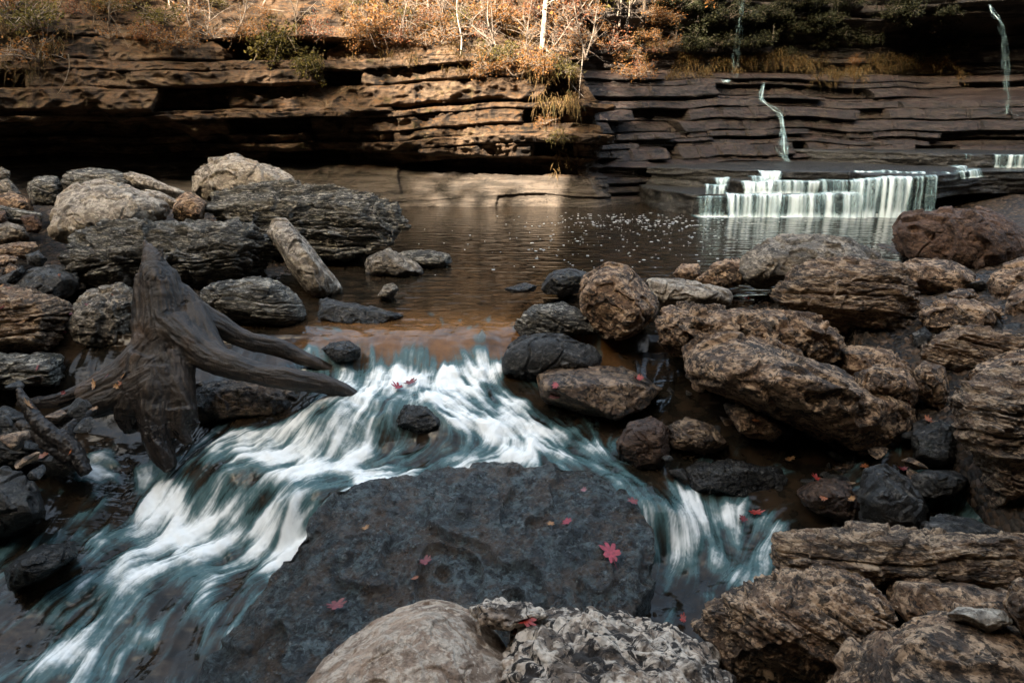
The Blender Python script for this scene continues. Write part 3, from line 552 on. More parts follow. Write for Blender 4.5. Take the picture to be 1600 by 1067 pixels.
def hull_planes(P):
    bm = bmesh.new()
    for p in P: bm.verts.new(p.tolist())
    r = bmesh.ops.convex_hull(bm, input=bm.verts); bm.normal_update(); N = []; H = []
    c = P.mean(0)
    for f in bm.faces:
        nn = np.array(f.normal[:])
        if f.calc_area() < 1e-7: continue
        h = nn @ (np.array(f.verts[0].co[:]) - c)
        if h < 0: nn, h = -nn, -h
        N.append(nn); H.append(h)
    bm.free(); N = np.array(N); H = np.array(H); keep = []
    for i in range(len(N)):
        if all(not (N[i] @ N[j] > .9985 and abs(H[i] - H[j]) < .01) for j in keep): keep.append(i)
    return c, N[keep], np.maximum(H[keep], 1e-3)
def rock_mesh(P, seed, lod, style='P', amp=1.0, sharp=34, chips=9, freq=1.0, bed=(0.05, 0.1, 1.0), wl=None, wsoft=.06, wtop=0.0):
    r_ = np.random.default_rng(seed); c, N, H = hull_planes(P); Pc = P - c
    U, S, Vt = np.linalg.svd(Pc - Pc.mean(0), full_matrices=False); ext = np.abs((Pc) @ Vt.T).max(0); size = float(np.mean(np.sort(ext)[1:]))
    for _ in range(chips):
        d = r_.normal(size=3); d /= np.linalg.norm(d); h = (Pc @ d).max() * r_.uniform(.74, .96)
        N = np.concatenate([N, d[None]]); H = np.append(H, h)
    ico, fc = ICO[lod]; d = (ico * (ext + .15 * ext.max())) @ Vt; d /= np.linalg.norm(d, axis=1)[:, None]; d = d.astype(np.float32)
    K = np.maximum(d @ N.T.astype(np.float32) / H.astype(np.float32), 0); mx = K.max(1, keepdims=True); Kn = (K / mx) ** sharp; s = Kn.sum(1)
    rad = 1 / (mx[:, 0] * s ** (1 / sharp)); nrm = (Kn / (K + 1e-6) * (K > 0)) @ (N / H[:, None]).astype(np.float32); nrm /= np.linalg.norm(nrm, axis=1)[:, None] + 1e-9
    rad = rad * 1.02; V = d * rad[:, None] + c
    o = r_.uniform(0, 50, 3); q = V + o; a = amp
    low = .05 * size * fbm(q * (1.1 / size), 3, 1, .5); dv = nrm * low[:, None]
    V = V + dv; q = V + o; f = freq
    tn = fbm(q * (1.5 / size), 3, 25, .5) * 3.2; ti = np.floor(tn); tf = smooth(.44, .56, tn - ti)     # stepped fracture faces
    V = V + nrm * (.055 * size * a * (style != 'K') * (ti + tf - tn * .6))[:, None]; q = V + o
    if style == 'S':
        b = np.array(bed, float); b /= np.linalg.norm(b); t1 = np.cross(b, [0, 1, .3]); t1 /= np.linalg.norm(t1); t2 = np.cross(b, t1)
        qb = np.stack([q @ t1, q @ t2, q @ b], 1); warp = .05 * fbm(q * 2.2, 3, 11)
        l1 = fbm(np.stack([qb[:, 0] * 1.3, qb[:, 1] * 1.3, (qb[:, 2] + warp) * 7.5 * f], 1), 4, 5, .6, True)
        l2 = fbm(np.stack([qb[:, 0] * 7 * f, qb[:, 1] * 7 * f, (qb[:, 2] + warp) * 19 * f], 1), 4, 9, .6, True)
        side = 1 - .75 * np.abs(nrm @ b) ** 2
        zq = (qb[:, 2] + warp) * (9.0 * f); zi = np.floor(zq); zf = zq - zi
        pl = lambda k: perlin(np.stack([qb[:, 0] * 2.2 * f, qb[:, 1] * 2.2 * f, k * 3.37 + 5], 1), 45)
        lay = pl(zi) * (1 - smooth(.8, 1, zf)) + pl(zi + 1) * smooth(.8, 1, zf) - .5 * smooth(.12, .0, np.minimum(zf, 1 - zf))
        disp = a * size * (.075 * l1 * side + .085 * lay * side + .035 * l2) 
        disp += a * .012 * fbm(q * 24 * f, 3, 13, .6, True)
    elif style == 'P':
        l1 = fbm(q * 4.5 * f, 4, 5, .6); kb = fbm(np.stack([q[:, 0], q[:, 1], q[:, 2] * 1.5], 1) * 13 * f, 4, 9, .55, True)
        pit = smooth(.1, .45, fbm(q * 17 * f, 3, 15, .55))
        disp = a * (.04 * size * l1 + .009 / f * kb - .016 / f * pit)
    elif style == 'K':
        kb = fbm(np.stack([q[:, 0], q[:, 1], q[:, 2] * 1.3], 1) * 13 * f, 2, 9, .35, True); k2 = fbm(q * 5 * f, 2, 7, .5)
        disp = a * (.030 * kb + .03 * k2)
    else:
        disp = a * (.05 * size * fbm(q * 3.2 * f, 5, 5, .55) + .006 * fbm(q * 20 * f, 4, 9, .6, True))
        cr = smooth(.045, 0, np.abs(fbm(q * 1.9 * f, 3, 21))) ; disp -= a * .02 * cr
    V = V + nrm * disp[:, None]
    wet = np.zeros(len(V))
    if wl is not None: wet = smooth(wl + wsoft, wl - wsoft * .3, V[:, 2] - .05 * fbm(q * 5, 2, 3))
    return V, fc, np.maximum(wet, wtop)
def outline_pts(poly, t, lean, thick, front=.10, under=.55):
    """traced silhouette -> 3D hull points: given distance, lean back with height, real thickness behind"""
    A = np.array([p[:2] for p in poly], float); lo, hi = A[:, 1].max(), A[:, 1].min(); c = A.mean(0); W = (A[:, 0].max() - A[:, 0].min()) / F * t; Hh = (lo - hi) / F * t
    P = []
    for p in poly:
        v = (lo - p[1]) / (lo - hi + 1e-6); off = p[2] if len(p) > 2 else lean * v ** 1.2 + under * Hh * (1 - v) ** 1.6
        P.append(at_t(p[0], p[1], t + off))
    for p in A:
        q = c + (p - c) * .62; v = (lo - q[1]) / (lo - hi + 1e-6); P.append(at_t(q[0], q[1], t + lean * .55 * v ** 1.5 - front * min(W, Hh) * .8 + under * Hh * max(0, .5 - v) * 1.2))
    for p in A:
        q = c + (p - c) * .80; P.append(at_t(q[0], q[1], t + lean + thick))
    return np.array(P)
ROCK_N = [0]
def rock(label, mat, poly, t, lean=.25, thick=.5, style='P', lod=7, amp=1.0, freq=1.0, sharp=60, bed=(.05, .1, 1), wl=None, wtop=0.0, front=.10, under=.55, name='boulder', cat='boulder', group=None, extra=None, chips=13):
    ROCK_N[0] += 1; P = outline_pts(poly, t, lean, thick, front, under)
    if extra: P = np.concatenate([P, np.array([at_t(*e) for e in extra])])
    V, fc, wet = rock_mesh(P, 100 + ROCK_N[0], lod, style, amp, sharp, chips, freq, bed, wl, wtop=wtop)
    o = obj_np(name, V, fc, M[mat], attrs={'wet': wet}); tag(o, label, cat, group); return o
# --- far left field
rock('long dark layered boulder jutting over the pool, pale along its top edge', 'grey_strata', [(322,312),(350,298),(400,290),(520,290),(590,303),(628,335),(635,358),(612,385,.1),(540,402,.15),(440,398,.2),(350,372,.2),(325,335,.1)], 7.35, .7, .8, 'S', 8, 1.0, 1.0, bed=(.05,.25,1), wl=.08)
rock('tan ridge-topped boulder behind the long layered one, peak at centre', 'pale', [(303,268),(325,248),(372,240),(402,256),(442,268),(480,292),(470,312),(330,315),(303,300)], 8.4, .4, .6, 'M', 7)
rock('broad pale grey slab sloping toward the camera, the lightest of the far left heap', 'pale', [(62,365),(76,330),(86,305),(125,284),(160,281),(215,290),(262,318),(270,345),(190,362),(100,378)], 6.9, .9, .35, 'M', 8, .8, sharp=26)
rock('huge dark boulder with flaking layered face right behind the tree stump', 'grey_strata', [(86,380),(150,350),(250,344),(380,345),(420,365),(436,400),(430,432),(330,445),(220,450),(110,440),(86,412)], 6.05, .6, .6, 'S', 8, 1.1, 1.0, bed=(-.06,.3,1), wtop=.15)
rock('pale plank-like slab leaning diagonally against the dark boulder', 'pale', [(407,347),(424,334),(446,337),(492,395),(543,462),(530,473),(492,468),(455,425)], 5.95, .75, .16, 'M', 7, .7, sharp=30, front=.04)
rock('smooth rounded dark boulder with pale lines on top, below the leaning slab', 'grey_strata', [(303,458),(318,441),(368,431),(422,432),(462,450),(489,478),(484,503),(440,522),(350,505),(310,483)], 5.25, .35, .5, 'S', 7, .55, bed=(.1,.3,1), sharp=12)
rock('speckled bumpy boulder immediately left of the stump', 'grey', [(92,520),(108,480),(148,441),(185,436),(218,452),(222,540),(165,566),(105,550)], 5.15, .35, .5, 'P', 7, 1.4, .8, sharp=14)
rock('pale-topped layered slab cut by the left edge of the picture', 'brown_strata', [(-60,455),(0,448),(60,458),(122,482),(112,535),(90,556),(-60,560)], 5.0, .5, .5, 'S', 7, 1.1, bed=(-.15,.35,1))
rock('low log-shaped slab below the pale layered one at the left edge', 'grey_strata', [(-50,558),(0,553),(98,555),(110,575),(90,602),(0,612),(-50,612)], 4.75, .25, .4, 'S', 7, .7)
rock('olive brown boulder with a blunt point, between the slab and the layered block', 'dark', [(12,452),(48,421),(88,412),(118,425),(126,450),(92,472),(30,470)], 6.0, .4, .4, 'M', 6)
rock('rounded dark boulder peeking over the top of the pale grey slab', 'grey_strata', [(93,283),(104,268),(140,262),(182,268),(232,290),(205,303),(120,303)], 8.3, .3, .5, 'S', 6, .7, bed=(.3,.2,1))
rock('thin bluish plank of rock lying tilted behind the pale grey slab', 'pale', [(192,272),(205,268),(232,276),(288,300),(282,314),(262,311),(206,288)], 8.2, .2, .3, 'M', 6, .6)
rock('flat pale sliver of rock right of the broad grey slab', 'pale', [(225,296),(250,300),(285,318),(282,328),(262,326)], 7.5, .2, .2, 'M', 6, .5)
rock('small round brown boulder wedged left of the long layered boulder', 'brown', [(266,322),(280,303),(300,299),(324,320),(320,342),(286,348),(268,340)], 7.3, .25, .4, 'P', 6, .8)
rock('dark ribbed boulder left of the one peeking over the slab', 'grey_strata', [(38,292),(58,275),(90,277),(97,300),(86,322),(52,318)], 8.4, .3, .5, 'S', 6, .7, bed=(.4,.2,1))
SM = [('tiny round grey stone topmost at the left edge of the heap', 'grey', [(-15,270),(2,261),(16,268),(14,280),(-15,284)], 9.2),
 ('small bluish wedge stone under the topmost round one', 'grey', [(-10,285),(12,279),(30,296),(36,310),(0,312),(-12,300)], 8.8),
 ('low brown stone under the bluish wedge at left edge', 'brown', [(-20,305),(20,300),(55,318),(50,332),(0,334),(-20,330)], 8.4),
 ('pale blue edged flat stone at the left edge, left of the broad slab', 'grey_strata', [(-15,318),(20,322),(66,336),(64,348),(20,352),(-15,345)], 7.9),
 ('orange brown stump of stone under the flat bluish one', 'red', [(-15,330),(8,328),(12,345),(2,358),(-15,356)], 7.6),
 ('purplish brown stone touching the left end of the broad pale slab', 'red', [(32,338),(55,335),(66,350),(60,366),(42,362)], 7.5),
 ('round grey stone with pale speckles at the left edge', 'grey', [(-12,355),(12,346),(38,356),(46,374),(20,384),(-12,380)], 7.2),
 ('flat tan topped stone below the speckled round one', 'brown_strata', [(-15,386),(20,380),(56,378),(64,392),(40,404),(-15,402)], 6.8),
 ('blue grey chip in the shadow beside the flaking block', 'dark', [(40,398),(60,392),(74,406),(66,416),(44,414)], 6.6),
 ('pale triangular stone low at the left edge', 'brown', [(5,428),(14,411),(30,420),(28,432)], 6.4),
 ('cream stone with flat top at the left edge above the triangular stone', 'brown', [(-20,402),(8,398),(30,402),(22,414),(-20,420)], 6.55),
 ('dark slanting shard at left edge above the long layered slab', 'dark', [(-15,444),(12,428),(34,416),(38,424),(10,446)], 6.1)]
for lb, m, po, t in SM: rock(lb, m, po, t, .15, .3, 'P' if 'strata' not in m else 'S', 6, .6, name='stone', cat='stone')
rock('dark wet boulder at the left edge beside the calm backwater', 'dark', [(-60,725),(0,730),(32,736),(60,765),(70,800),(42,838),(0,865),(-60,870)], 3.75, .3, .5, 'M', 7, 1.1, wl=-.52, wtop=.3)
rock('flat grey-green rock awash in the backwater at lower left', 'dark', [(10,892),(30,870),(62,853),(115,848),(122,868),(62,906),(16,922)], 3.42, .35, .3, 'M', 7, .6, wl=-.3, wtop=.55)
rock('mottled brown rock beneath the right roots of the stump', 'brown', [(296,640),(310,602),(380,590),(482,606),(500,640),(440,664),(320,662)], 4.62, .3, .4, 'P', 7, .9, wl=-.22, wtop=.3)
rock('dark lump of rock under the broken roots at far left', 'dark', [(-40,640),(10,632),(60,655),(90,700),(60,742),(0,738),(-40,730)], 4.35, .3, .4, 'P', 7, .9, wtop=.3)
rock('small dark rock at the foot of the broken root, next to the orange leaf', 'dark', [(60,720),(90,698),(132,700),(140,725),(110,745),(70,742)], 4.15, .15, .3, 'P', 6, .7, wtop=.4)
# --- pool edge, centre
rock('grey rock with a pointed top in the pool under the overhang', 'grey', [(565,412),(585,393),(605,386),(640,402),(664,426),(620,438),(575,430)], 7.0, .3, .4, 'P', 6, .8, wl=.03)
rock('low flat rock in the pool just right of the pointed one', 'grey_strata', [(612,400),(640,392),(668,390),(702,398),(712,410),(685,420),(640,414)], 7.4, .3, .3, 'S', 6, .6, wl=.0)
rock('small bluish stone alone in the shallows before the pool rocks', 'grey', [(590,462),(600,445),(615,442),(624,452),(612,468),(598,472)], 6.1, .1, .15, 'P', 6, .5, name='stone', cat='stone')
rock('wet ledge of rock at the foot of the leaning slab, water spilling off it', 'dark', [(485,472),(510,466),(545,474),(605,486),(645,500),(610,512),(520,508),(488,498)], 5.45, .45, .25, 'P', 7, .6, wl=.0, wtop=.25)
rock('small dark rock breaking the lip of the first drop', 'dark', [(500,545),(515,535),(545,533),(565,545),(560,562),(520,566)], 4.85, .15, .25, 'P', 6, .6, wtop=.7)
rock('dark wet rock in the middle of the white rapids', 'dark', [(600,668),(612,640),(640,628),(670,632),(695,652),(704,672),(655,690)], 4.36, .25, .3, 'P', 7, .7, wtop=.75)
rock('black rounded rock at the outflow, left of the standing boulder', 'dark', [(843,445),(858,426),(890,419),(916,428),(915,452),(880,464),(850,458)], 5.9, .25, .35, 'M', 6, .8, wl=.02, wtop=.2)
rock('thin dark rock barely breaking the outflow surface', 'dark', [(788,452),(820,442),(842,446),(836,456),(800,458)], 5.9, .15, .15, 'P', 6, .4, wtop=.6)
rock('angular boulder with pale striped top beside the outflow', 'grey_strata', [(798,498),(828,478),(880,472),(922,494),(938,522),(880,528),(812,524)], 5.1, .35, .4, 'S', 7, .7, bed=(.5,.2,.8), wl=.0)
rock('flat-topped dark wet block right of the first drop', 'dark', [(774,562),(790,531),(822,523),(900,521),(932,530),(946,552),(936,578),(870,584),(800,592),(778,582)], 4.75, .25, .4, 'M', 7, .8, 1.0, wl=-.12, wtop=.15, sharp=16)
rock('low wet slab scattered with fallen leaves', 'brown', [(820,597),(850,577),(922,573),(1002,578),(1038,606),(1012,638),(965,655),(900,646),(842,624)], 4.30, .7, .3, 'P', 7, .6, 1.3, wl=-.25, wtop=.6)
# --- right field
rock('upright rounded boulder standing at the outflow, pitted face', 'brown', [(903,457),(918,427),(950,409),(977,414),(1003,436),(1030,467),(1020,493),(985,528),(940,532),(914,492)], 4.95, .45, .4, 'M', 8, 1.0, 1.0, sharp=60, wl=-.02, under=.3)
rock('pale wedge slab behind the upright boulder', 'pale', [(1000,432),(1070,436),(1142,455),(1148,476),(1080,487),(1030,480)], 5.5, .35, .4, 'M', 7, .7, sharp=28)
rock('small blocky stone by the pool, behind the wedge slab', 'brown', [(1050,432),(1060,412),(1092,412),(1098,425),(1082,438)], 6.1, .15, .25, 'M', 6, .6, name='stone', cat='stone')
rock('dark boulder between the small block and the pale-backed boulder', 'brown', [(1083,440),(1110,411),(1150,402),(1168,415),(1168,442),(1120,454)], 6.0, .25, .4, 'P', 6, .9)
rock('pale-backed boulder sloping down right by the pool', 'grey', [(1155,422),(1170,395),(1205,372),(1280,369),(1330,377),(1385,408),(1340,425),(1285,430),(1225,440),(1182,455),(1160,448)], 5.75, .5, .5, 'P', 7, .9, .8)
rock('large rough boulder with layered top in front of the pale-backed one', 'brown_strata', [(1190,458),(1210,425),(1250,407),(1330,407),(1402,418),(1432,450),(1443,500),(1422,548),(1370,550),(1280,515),(1200,485)], 5.05, .45, .6, 'S', 8, .9, .9, bed=(.1,.3,1))
rock('big red-brown boulder standing before the falls at right', 'red', [(1379,350),(1400,326),(1440,316),(1520,319),(1580,344),(1602,366),(1640,402),(1605,428),(1520,436),(1440,424),(1398,405)], 6.9, .6, .9, 'M', 8, 1.1, wl=.05, sharp=14)
rock('low dull brown boulder under the red-brown one', 'brown', [(1388,418),(1430,405),(1480,407),(1532,436),(1525,465),(1440,468),(1400,444)], 6.0, .4, .5, 'M', 7, 1.0)
rock('long pitted boulder lying across, behind the big angular slab', 'brown', [(988,512),(1010,480),(1060,475),(1120,481),(1180,479),(1250,491),(1312,507),(1334,530),(1326,562),(1290,572),(1200,552),(1100,562),(1010,550)], 4.55, .35, .5, 'P', 8, 1.4, 1.0, sharp=14)
rock('big angular slab tilted down to the right with pitted top', 'brown', [(1067,552),(1095,522),(1132,511),(1172,520),(1292,565),(1424,640),(1428,662),(1400,695),(1350,720),(1300,695),(1180,632),(1110,602),(1075,582)], 3.9, .85, .4, 'P', 8, .75, 1.1, sharp=90, chips=2, extra=[(1320,615,3.86),(1250,600,3.80)])
rock('small rounded wet boulder, rust coloured on its left face', 'red', [(963,692),(983,660),(1020,653),(1046,668),(1050,702),(1032,738),(990,740),(966,718)], 4.05, .2, .35, 'P', 7, .8, wl=-.40, wtop=.35)
rock('sloping dark rock right of the rust coloured one', 'brown_strata', [(1042,668),(1072,650),(1112,664),(1145,700),(1102,710),(1050,700)], 4.15, .25, .35, 'S', 7, .7, bed=(.4,.2,.9), wtop=.4)
rock('jagged brown rock in the shadow under the big angular slab', 'brown', [(1136,640),(1155,628),(1200,650),(1226,672),(1215,690),(1150,680)], 4.2, .2, .3, 'P', 6, .8, wtop=.15)
rock('mid brown boulder tucked behind the lower end of the big angular slab', 'brown', [(1335,585),(1370,569),(1422,583),(1436,610),(1426,645),(1380,628),(1345,605)], 4.15, .25, .4, 'P', 7, 1.0)
rock('smooth upright stone in the gap right of the angular slab', 'brown', [(1428,578),(1450,560),(1476,569),(1484,612),(1472,645),(1440,628)], 4.2, .25, .3, 'M', 6, .8)
rock('brown boulder with a flat tan top, right of the large rough one', 'brown', [(1440,492),(1470,467),(1512,466),(1562,485),(1568,507),(1520,522),(1450,516)], 4.95, .3, .4, 'P', 7, 1.0)
rock('wrinkled low boulder at the right edge, streaked with pale ridges', 'brown_strata', [(1425,545),(1470,520),(1512,508),(1600,526),(1650,540),(1640,568),(1520,585),(1440,568)], 4.5, .4, .5, 'S', 7, 1.0, bed=(.3,.4,.8))
rock('dark rounded boulder filling the gap behind the wrinkled one', 'brown', [(1300,545),(1340,540),(1400,548),(1432,575),(1425,600),(1340,590),(1305,570)], 4.6, .25, .4, 'M', 6, 1.0)
rock('brown boulder at the right edge under the red-brown one', 'brown', [(1535,442),(1565,418),(1600,405),(1660,400),(1660,475),(1580,482),(1545,468)], 5.5, .35, .5, 'P', 7, 1.1)
rock('dusky boulder cut by the right edge, upright', 'brown', [(1570,478),(1585,445),(1620,430),(1670,430),(1670,530),(1600,530),(1575,508)], 5.0, .3, .5, 'M', 7, 1.0)
rock('small stone resting between the two dull brown boulders', 'brown', [(1478,462),(1500,450),(1520,452),(1534,468),(1515,480),(1485,478)], 5.5, .15, .25, 'M', 6, .7, name='stone', cat='stone')
rock('wedge stone in the shade beside the wrinkled boulder', 'dark', [(1425,520),(1445,510),(1458,522),(1450,545),(1430,548)], 4.9, .15, .25, 'M', 6, .7, name='stone', cat='stone')
rock('smooth dark boulder above the tall ridged one at the right edge', 'brown', [(1500,590),(1545,556),(1600,548),(1660,556),(1660,620),(1560,620)], 3.95, .3, .4, 'M', 7, .8)
rock('tall ridged boulder cut by the right edge of the picture', 'brown_strata', [(1488,622),(1518,590),(1560,574),(1660,566),(1660,835),(1570,828),(1532,765),(1508,695)], 3.3, .5, .6, 'S', 8, .8, 1.0, bed=(.15,.35,1))
rock('dark pyramid rock in the shadow at right, rust stain on its left face', 'dark', [(1342,775),(1352,735),(1385,727),(1422,748),(1455,800),(1445,838),(1350,835)], 3.45, .3, .4, 'M', 7, .9, wtop=.25)
rock('black flat rock in the dark gap left of the tall ridged boulder', 'dark', [(1420,745),(1450,735),(1490,737),(1515,750),(1500,775),(1440,778)], 3.65, .3, .3, 'M', 6, .7, wtop=.2)
rock('dark rock deep in the gap under the tall ridged boulder', 'dark', [(1440,820),(1470,806),(1520,812),(1560,832),(1540,852),(1450,850)], 3.2, .3, .3, 'M', 6, .7)
rock('dark block in the gap below the smooth upright stone', 'dark', [(1425,660),(1450,650),(1490,660),(1500,720),(1470,738),(1430,715)], 3.9, .3, .4, 'M', 6, .8)
rock('wet submerged rock in the shallows below the rust coloured boulder', 'dark', [(1050,745),(1080,722),(1140,715),(1220,735),(1232,765),(1160,780),(1070,765)], 3.95, .35, .3, 'P', 7, .8, wtop=.8)
rock('leaf-strewn wet rock between the shallows and the pyramid rock', 'red', [(1240,765),(1270,748),(1320,752),(1348,785),(1340,822),(1270,800)], 3.65, .3, .3, 'P', 7, .9, wtop=.55)
# --- the big wet slab and the foreground
sl_pts = [(516,772,-.44),(560,750,-.42),(620,742,-.42),(700,736,-.44),(850,727,-.425),(925,733,-.43),(982,783,-.45),(1022,832,-.48),(1018,888,-.55),(975,965,-.62),(900,1030,-.66),(700,1100,-.72),(440,1110,-.80),(318,1072,-.90),(345,1005,-.84),(440,893,-.68),(470,850,-.61)]
P = np.array([at_z(*p) for p in sl_pts]); P = np.concatenate([P, P * [.97, 1, 1] + [0, .02, -.35], np.array([at_z(780, 850, -.50), at_z(800, 930, -.555)])])
V, fc, wet = rock_mesh(P, 5, 8, 'P', .8, 60, 0, 2.2, wtop=.3)
n = NT('wet_slab'); a = n.noise(3, 8, .7, None, .8); b = n.noise(15, 8, .7, None, .5); c = n.noise(60, 5, .7)
col = n.mix(n.rng(n.noise(20, 7, .72, None, .8), .46, .55), (.008, .010, .010), (.088, .118, .122)); col = n.mix(n.rng(a, .55, .4, 0, .6), col, (.012, .014, .014)); col = n.mix(n.rng(n.noise(4.5, 8, .75), .46, .60, 0, .7), col, (.080, .044, .020))  # teal-grey flecks: glints of the sky painted into the base colour
col = n.mix(n.rng(n.noise(22, 6, .7), .66, .74, 0, .7), col, (.11, .055, .018)); col = n.mix(n.rng(n.noise(34, 5, .65), .60, .68, 0, .8), col, (.19, .215, .215)); col = n.mix(n.rng(n.noise(26, 5, .65, None, 1.), .56, .63, 0, .85), col, (.008, .008, .008))
nr = n.bump(n.math('ADD', b, n.math('MULTIPLY', n.noise(26, 6, .65, None, 1.0), .8)), 1.0, .05); nr = n.bump(c, .5, .008, nr)
n.b.inputs['Coat Weight'].default_value = .8; n.b.inputs['Coat Roughness'].default_value = .05; n.put(n.b.inputs['Coat Normal'], n.bump(n.math('ADD', n.noise(17, 6, .65), n.math('MULTIPLY', n.noise(50, 5, .65), .45)), 1.0, .16))
M['slab'] = n.done(col, n.rng(n.noise(8, 6, .7), .35, .7, .25, .55), nr, .35)
o = obj_np('wet_slab', V, fc, M['slab'], attrs={'wet': wet}); tag(o, 'wide flat wet dark slab splitting the rapids, holding a crimson oak leaf', 'rock slab')
rock('long straight-edged slab lying at the bottom right, pale upper edge', 'brown_strata', [(1193,855),(1208,838),(1320,825),(1420,829),(1600,829),(1700,834),(1700,940),(1600,935),(1400,915),(1250,910),(1198,895)], 2.85, .3, .4, 'S', 8, .6, 1.2, bed=(.02,.2,1), sharp=30)
rock('dull tan slab half hidden under the long straight-edged one', 'brown', [(1370,908),(1480,905),(1600,926),(1680,935),(1680,985),(1420,980)], 2.62, .3, .3, 'M', 7, .6)
rock('rugged boulder with blue-grey patches at bottom right', 'brown', [(1066,972),(1108,932),(1170,914),(1230,890),(1290,883),(1342,895),(1394,925),(1430,962),(1412,990),(1320,1080),(1150,1080),(1105,1020)], 2.3, .6, .3, 'S', 8, .8, 1.3, bed=(.5,.3,.8), sharp=18)
rock('big knobbly brown boulder in the bottom right corner', 'brown', [(1280,1090),(1330,1020),(1380,993),(1440,970),(1490,949),(1560,955),(1660,990),(1660,1140),(1280,1140)], 1.95, .7, .3, 'P', 8, .9, 1.4, sharp=16, under=0.0)
rock('tan rock end poking in at the right edge near the bottom', 'brown', [(1572,945),(1590,910),(1640,893),(1680,900),(1680,1010),(1600,990)], 2.1, .2, .3, 'P', 7, .8, 1.3)
rock('small pale flat stone between the knobbly boulder and the tan rock end', 'pale', [(1478,962),(1500,950),(1575,952),(1582,972),(1545,990)], 2.2, .15, .15, 'M', 7, .5, 1.4, name='stone', cat='stone')
rock('smooth pale pinkish boulder at the bottom centre, nearest the camera', 'fore', [(455,1085),(500,1020),(555,975),(600,950),(650,934),(692,931),(740,949),(782,985),(795,1015),(840,1085),(840,1150),(455,1150)], 2.2, .8, .25, 'M', 8, .38, 1.5, sharp=18, under=0.0)
rock('knobbly black and cream boulder at the bottom centre, deeply pitted', 'knob', [(770,1005),(795,970),(850,956),(920,965),(1000,964),(1060,984),(1112,1010),(1156,1055),(1160,1140),(800,1140)], 2.1, .75, .25, 'K', 8, 1.15, .85, sharp=14, under=0.0)
rock('small grey and white stone behind the two bottom centre boulders', 'knob', [(728,948),(790,937),(832,944),(856,962),(800,990),(745,968)], 2.5, .2, .2, 'K', 7, .6, 1.3, name='stone', cat='stone')
# the boulder field goes on past both sides of the picture
SRC = [o for o in sc.objects if o.name.startswith('boulder')]; k = 0
for _ in range(700):
    if k >= 56: break
    sd_ = 1 if k % 2 else -1; x = sd_ * rng.uniform(1.6, 8.5); y = rng.uniform(.9, 10.5); z = float(ground_z(np.array([[x, y]]))[0]); src = SRC[rng.integers(len(SRC))]
    dm = max(src.dimensions); s = min(1.0, .95 / dm) * rng.uniform(.75, 1.1); r_ = .55 * dm * s; yf = y * CP - (z - 1.6) * SP; u = 800 + F * (abs(x) - r_ * 1.3) / max(yf, .3)
    if u < 1640 or (z < -.02 and y > 5.5): continue
    o = link(src.copy()); o.location = (x, y, z - .12 * r_); o.scale = (s, s, s); o.rotation_euler = (rng.normal() * .15, rng.normal() * .15, rng.uniform(0, 6.28)); k += 1
    tag(o, 'boulder of the outer %s bank, past the edge of the picture' % ('right' if sd_ > 0 else 'left'), 'boulder', 'boulders on the outer %s bank' % ('right' if sd_ > 0 else 'left'))
# cobbles and rubble in the gaps on both banks, the same few shapes over and over
CB = []
for k in range(5):
    P = rng.normal(size=(14, 3)) * [1.0, .75, .5]; V, fc, wet = rock_mesh(P / np.abs(P).max() * .5 + 0, 900 + k, 5, 'P', .5, 14, 4, 2.0, wtop=.35)
    V = V - [V[:, 0].mean(), V[:, 1].mean(), V[:, 2].min()]; CB.append(mesh_np('cobble', V, fc, M['brown' if k % 2 else 'dark'], attrs={'wet': wet}))
zones = [((1040, 600), (1330, 780), 34, 'small wet cobble in the dark gap under the big angular slab', 'cobbles under the angular slab', .09, .20),
         ((1180, 700), (1345, 820), 24, 'small wet cobble at the stream edge before the pyramid rock', 'cobbles at the right stream edge', .06, .15),
         ((1420, 440), (1600, 560), 16, 'brown cobble filling a gap between the right bank boulders', 'cobbles between the right bank boulders', .14, .28),
         ((1300, 560), (1500, 760), 16, 'dark cobble in the shaded gap behind the angular slab', 'cobbles in the shaded right gap', .10, .24),
         ((0, 300), (130, 480), 22, 'grey cobble among the heap of stones at far left', 'cobbles in the far left heap', .12, .26),
         ((0, 560), (140, 760), 14, 'dark cobble beside the roots at far left', 'cobbles beside the roots', .08, .18),
         ((930, 450), (1200, 560), 12, 'brown cobble tucked behind the long pitted boulder', 'cobbles behind the long pitted boulder', .09, .18)]
for (x0, y0), (x1, y1), k, lb, gr, r0, r1 in zones:
    for _ in range(k):
        px, py = rng.uniform(x0, x1), rng.uniform(y0, y1); p = at_z(px, py, -.3)
        for _i in range(4): p = at_z(px, py, float(ground_z(p[None, :2])[0]))
        s = rng.uniform(r0, r1); o = link(bpy.data.objects.new('cobble', CB[rng.integers(5)])); o.location = (p[0], p[1], p[2] - .1 * s)
        o.scale = (s * 1.0, s * rng.uniform(.8, 1.1), s * rng.uniform(.8, 1.2)); o.rotation_euler = (rng.uniform(-.4, .4), rng.uniform(-.4, .4), rng.uniform(0, 6.28))
        tag(o, lb, 'cobble', gr)
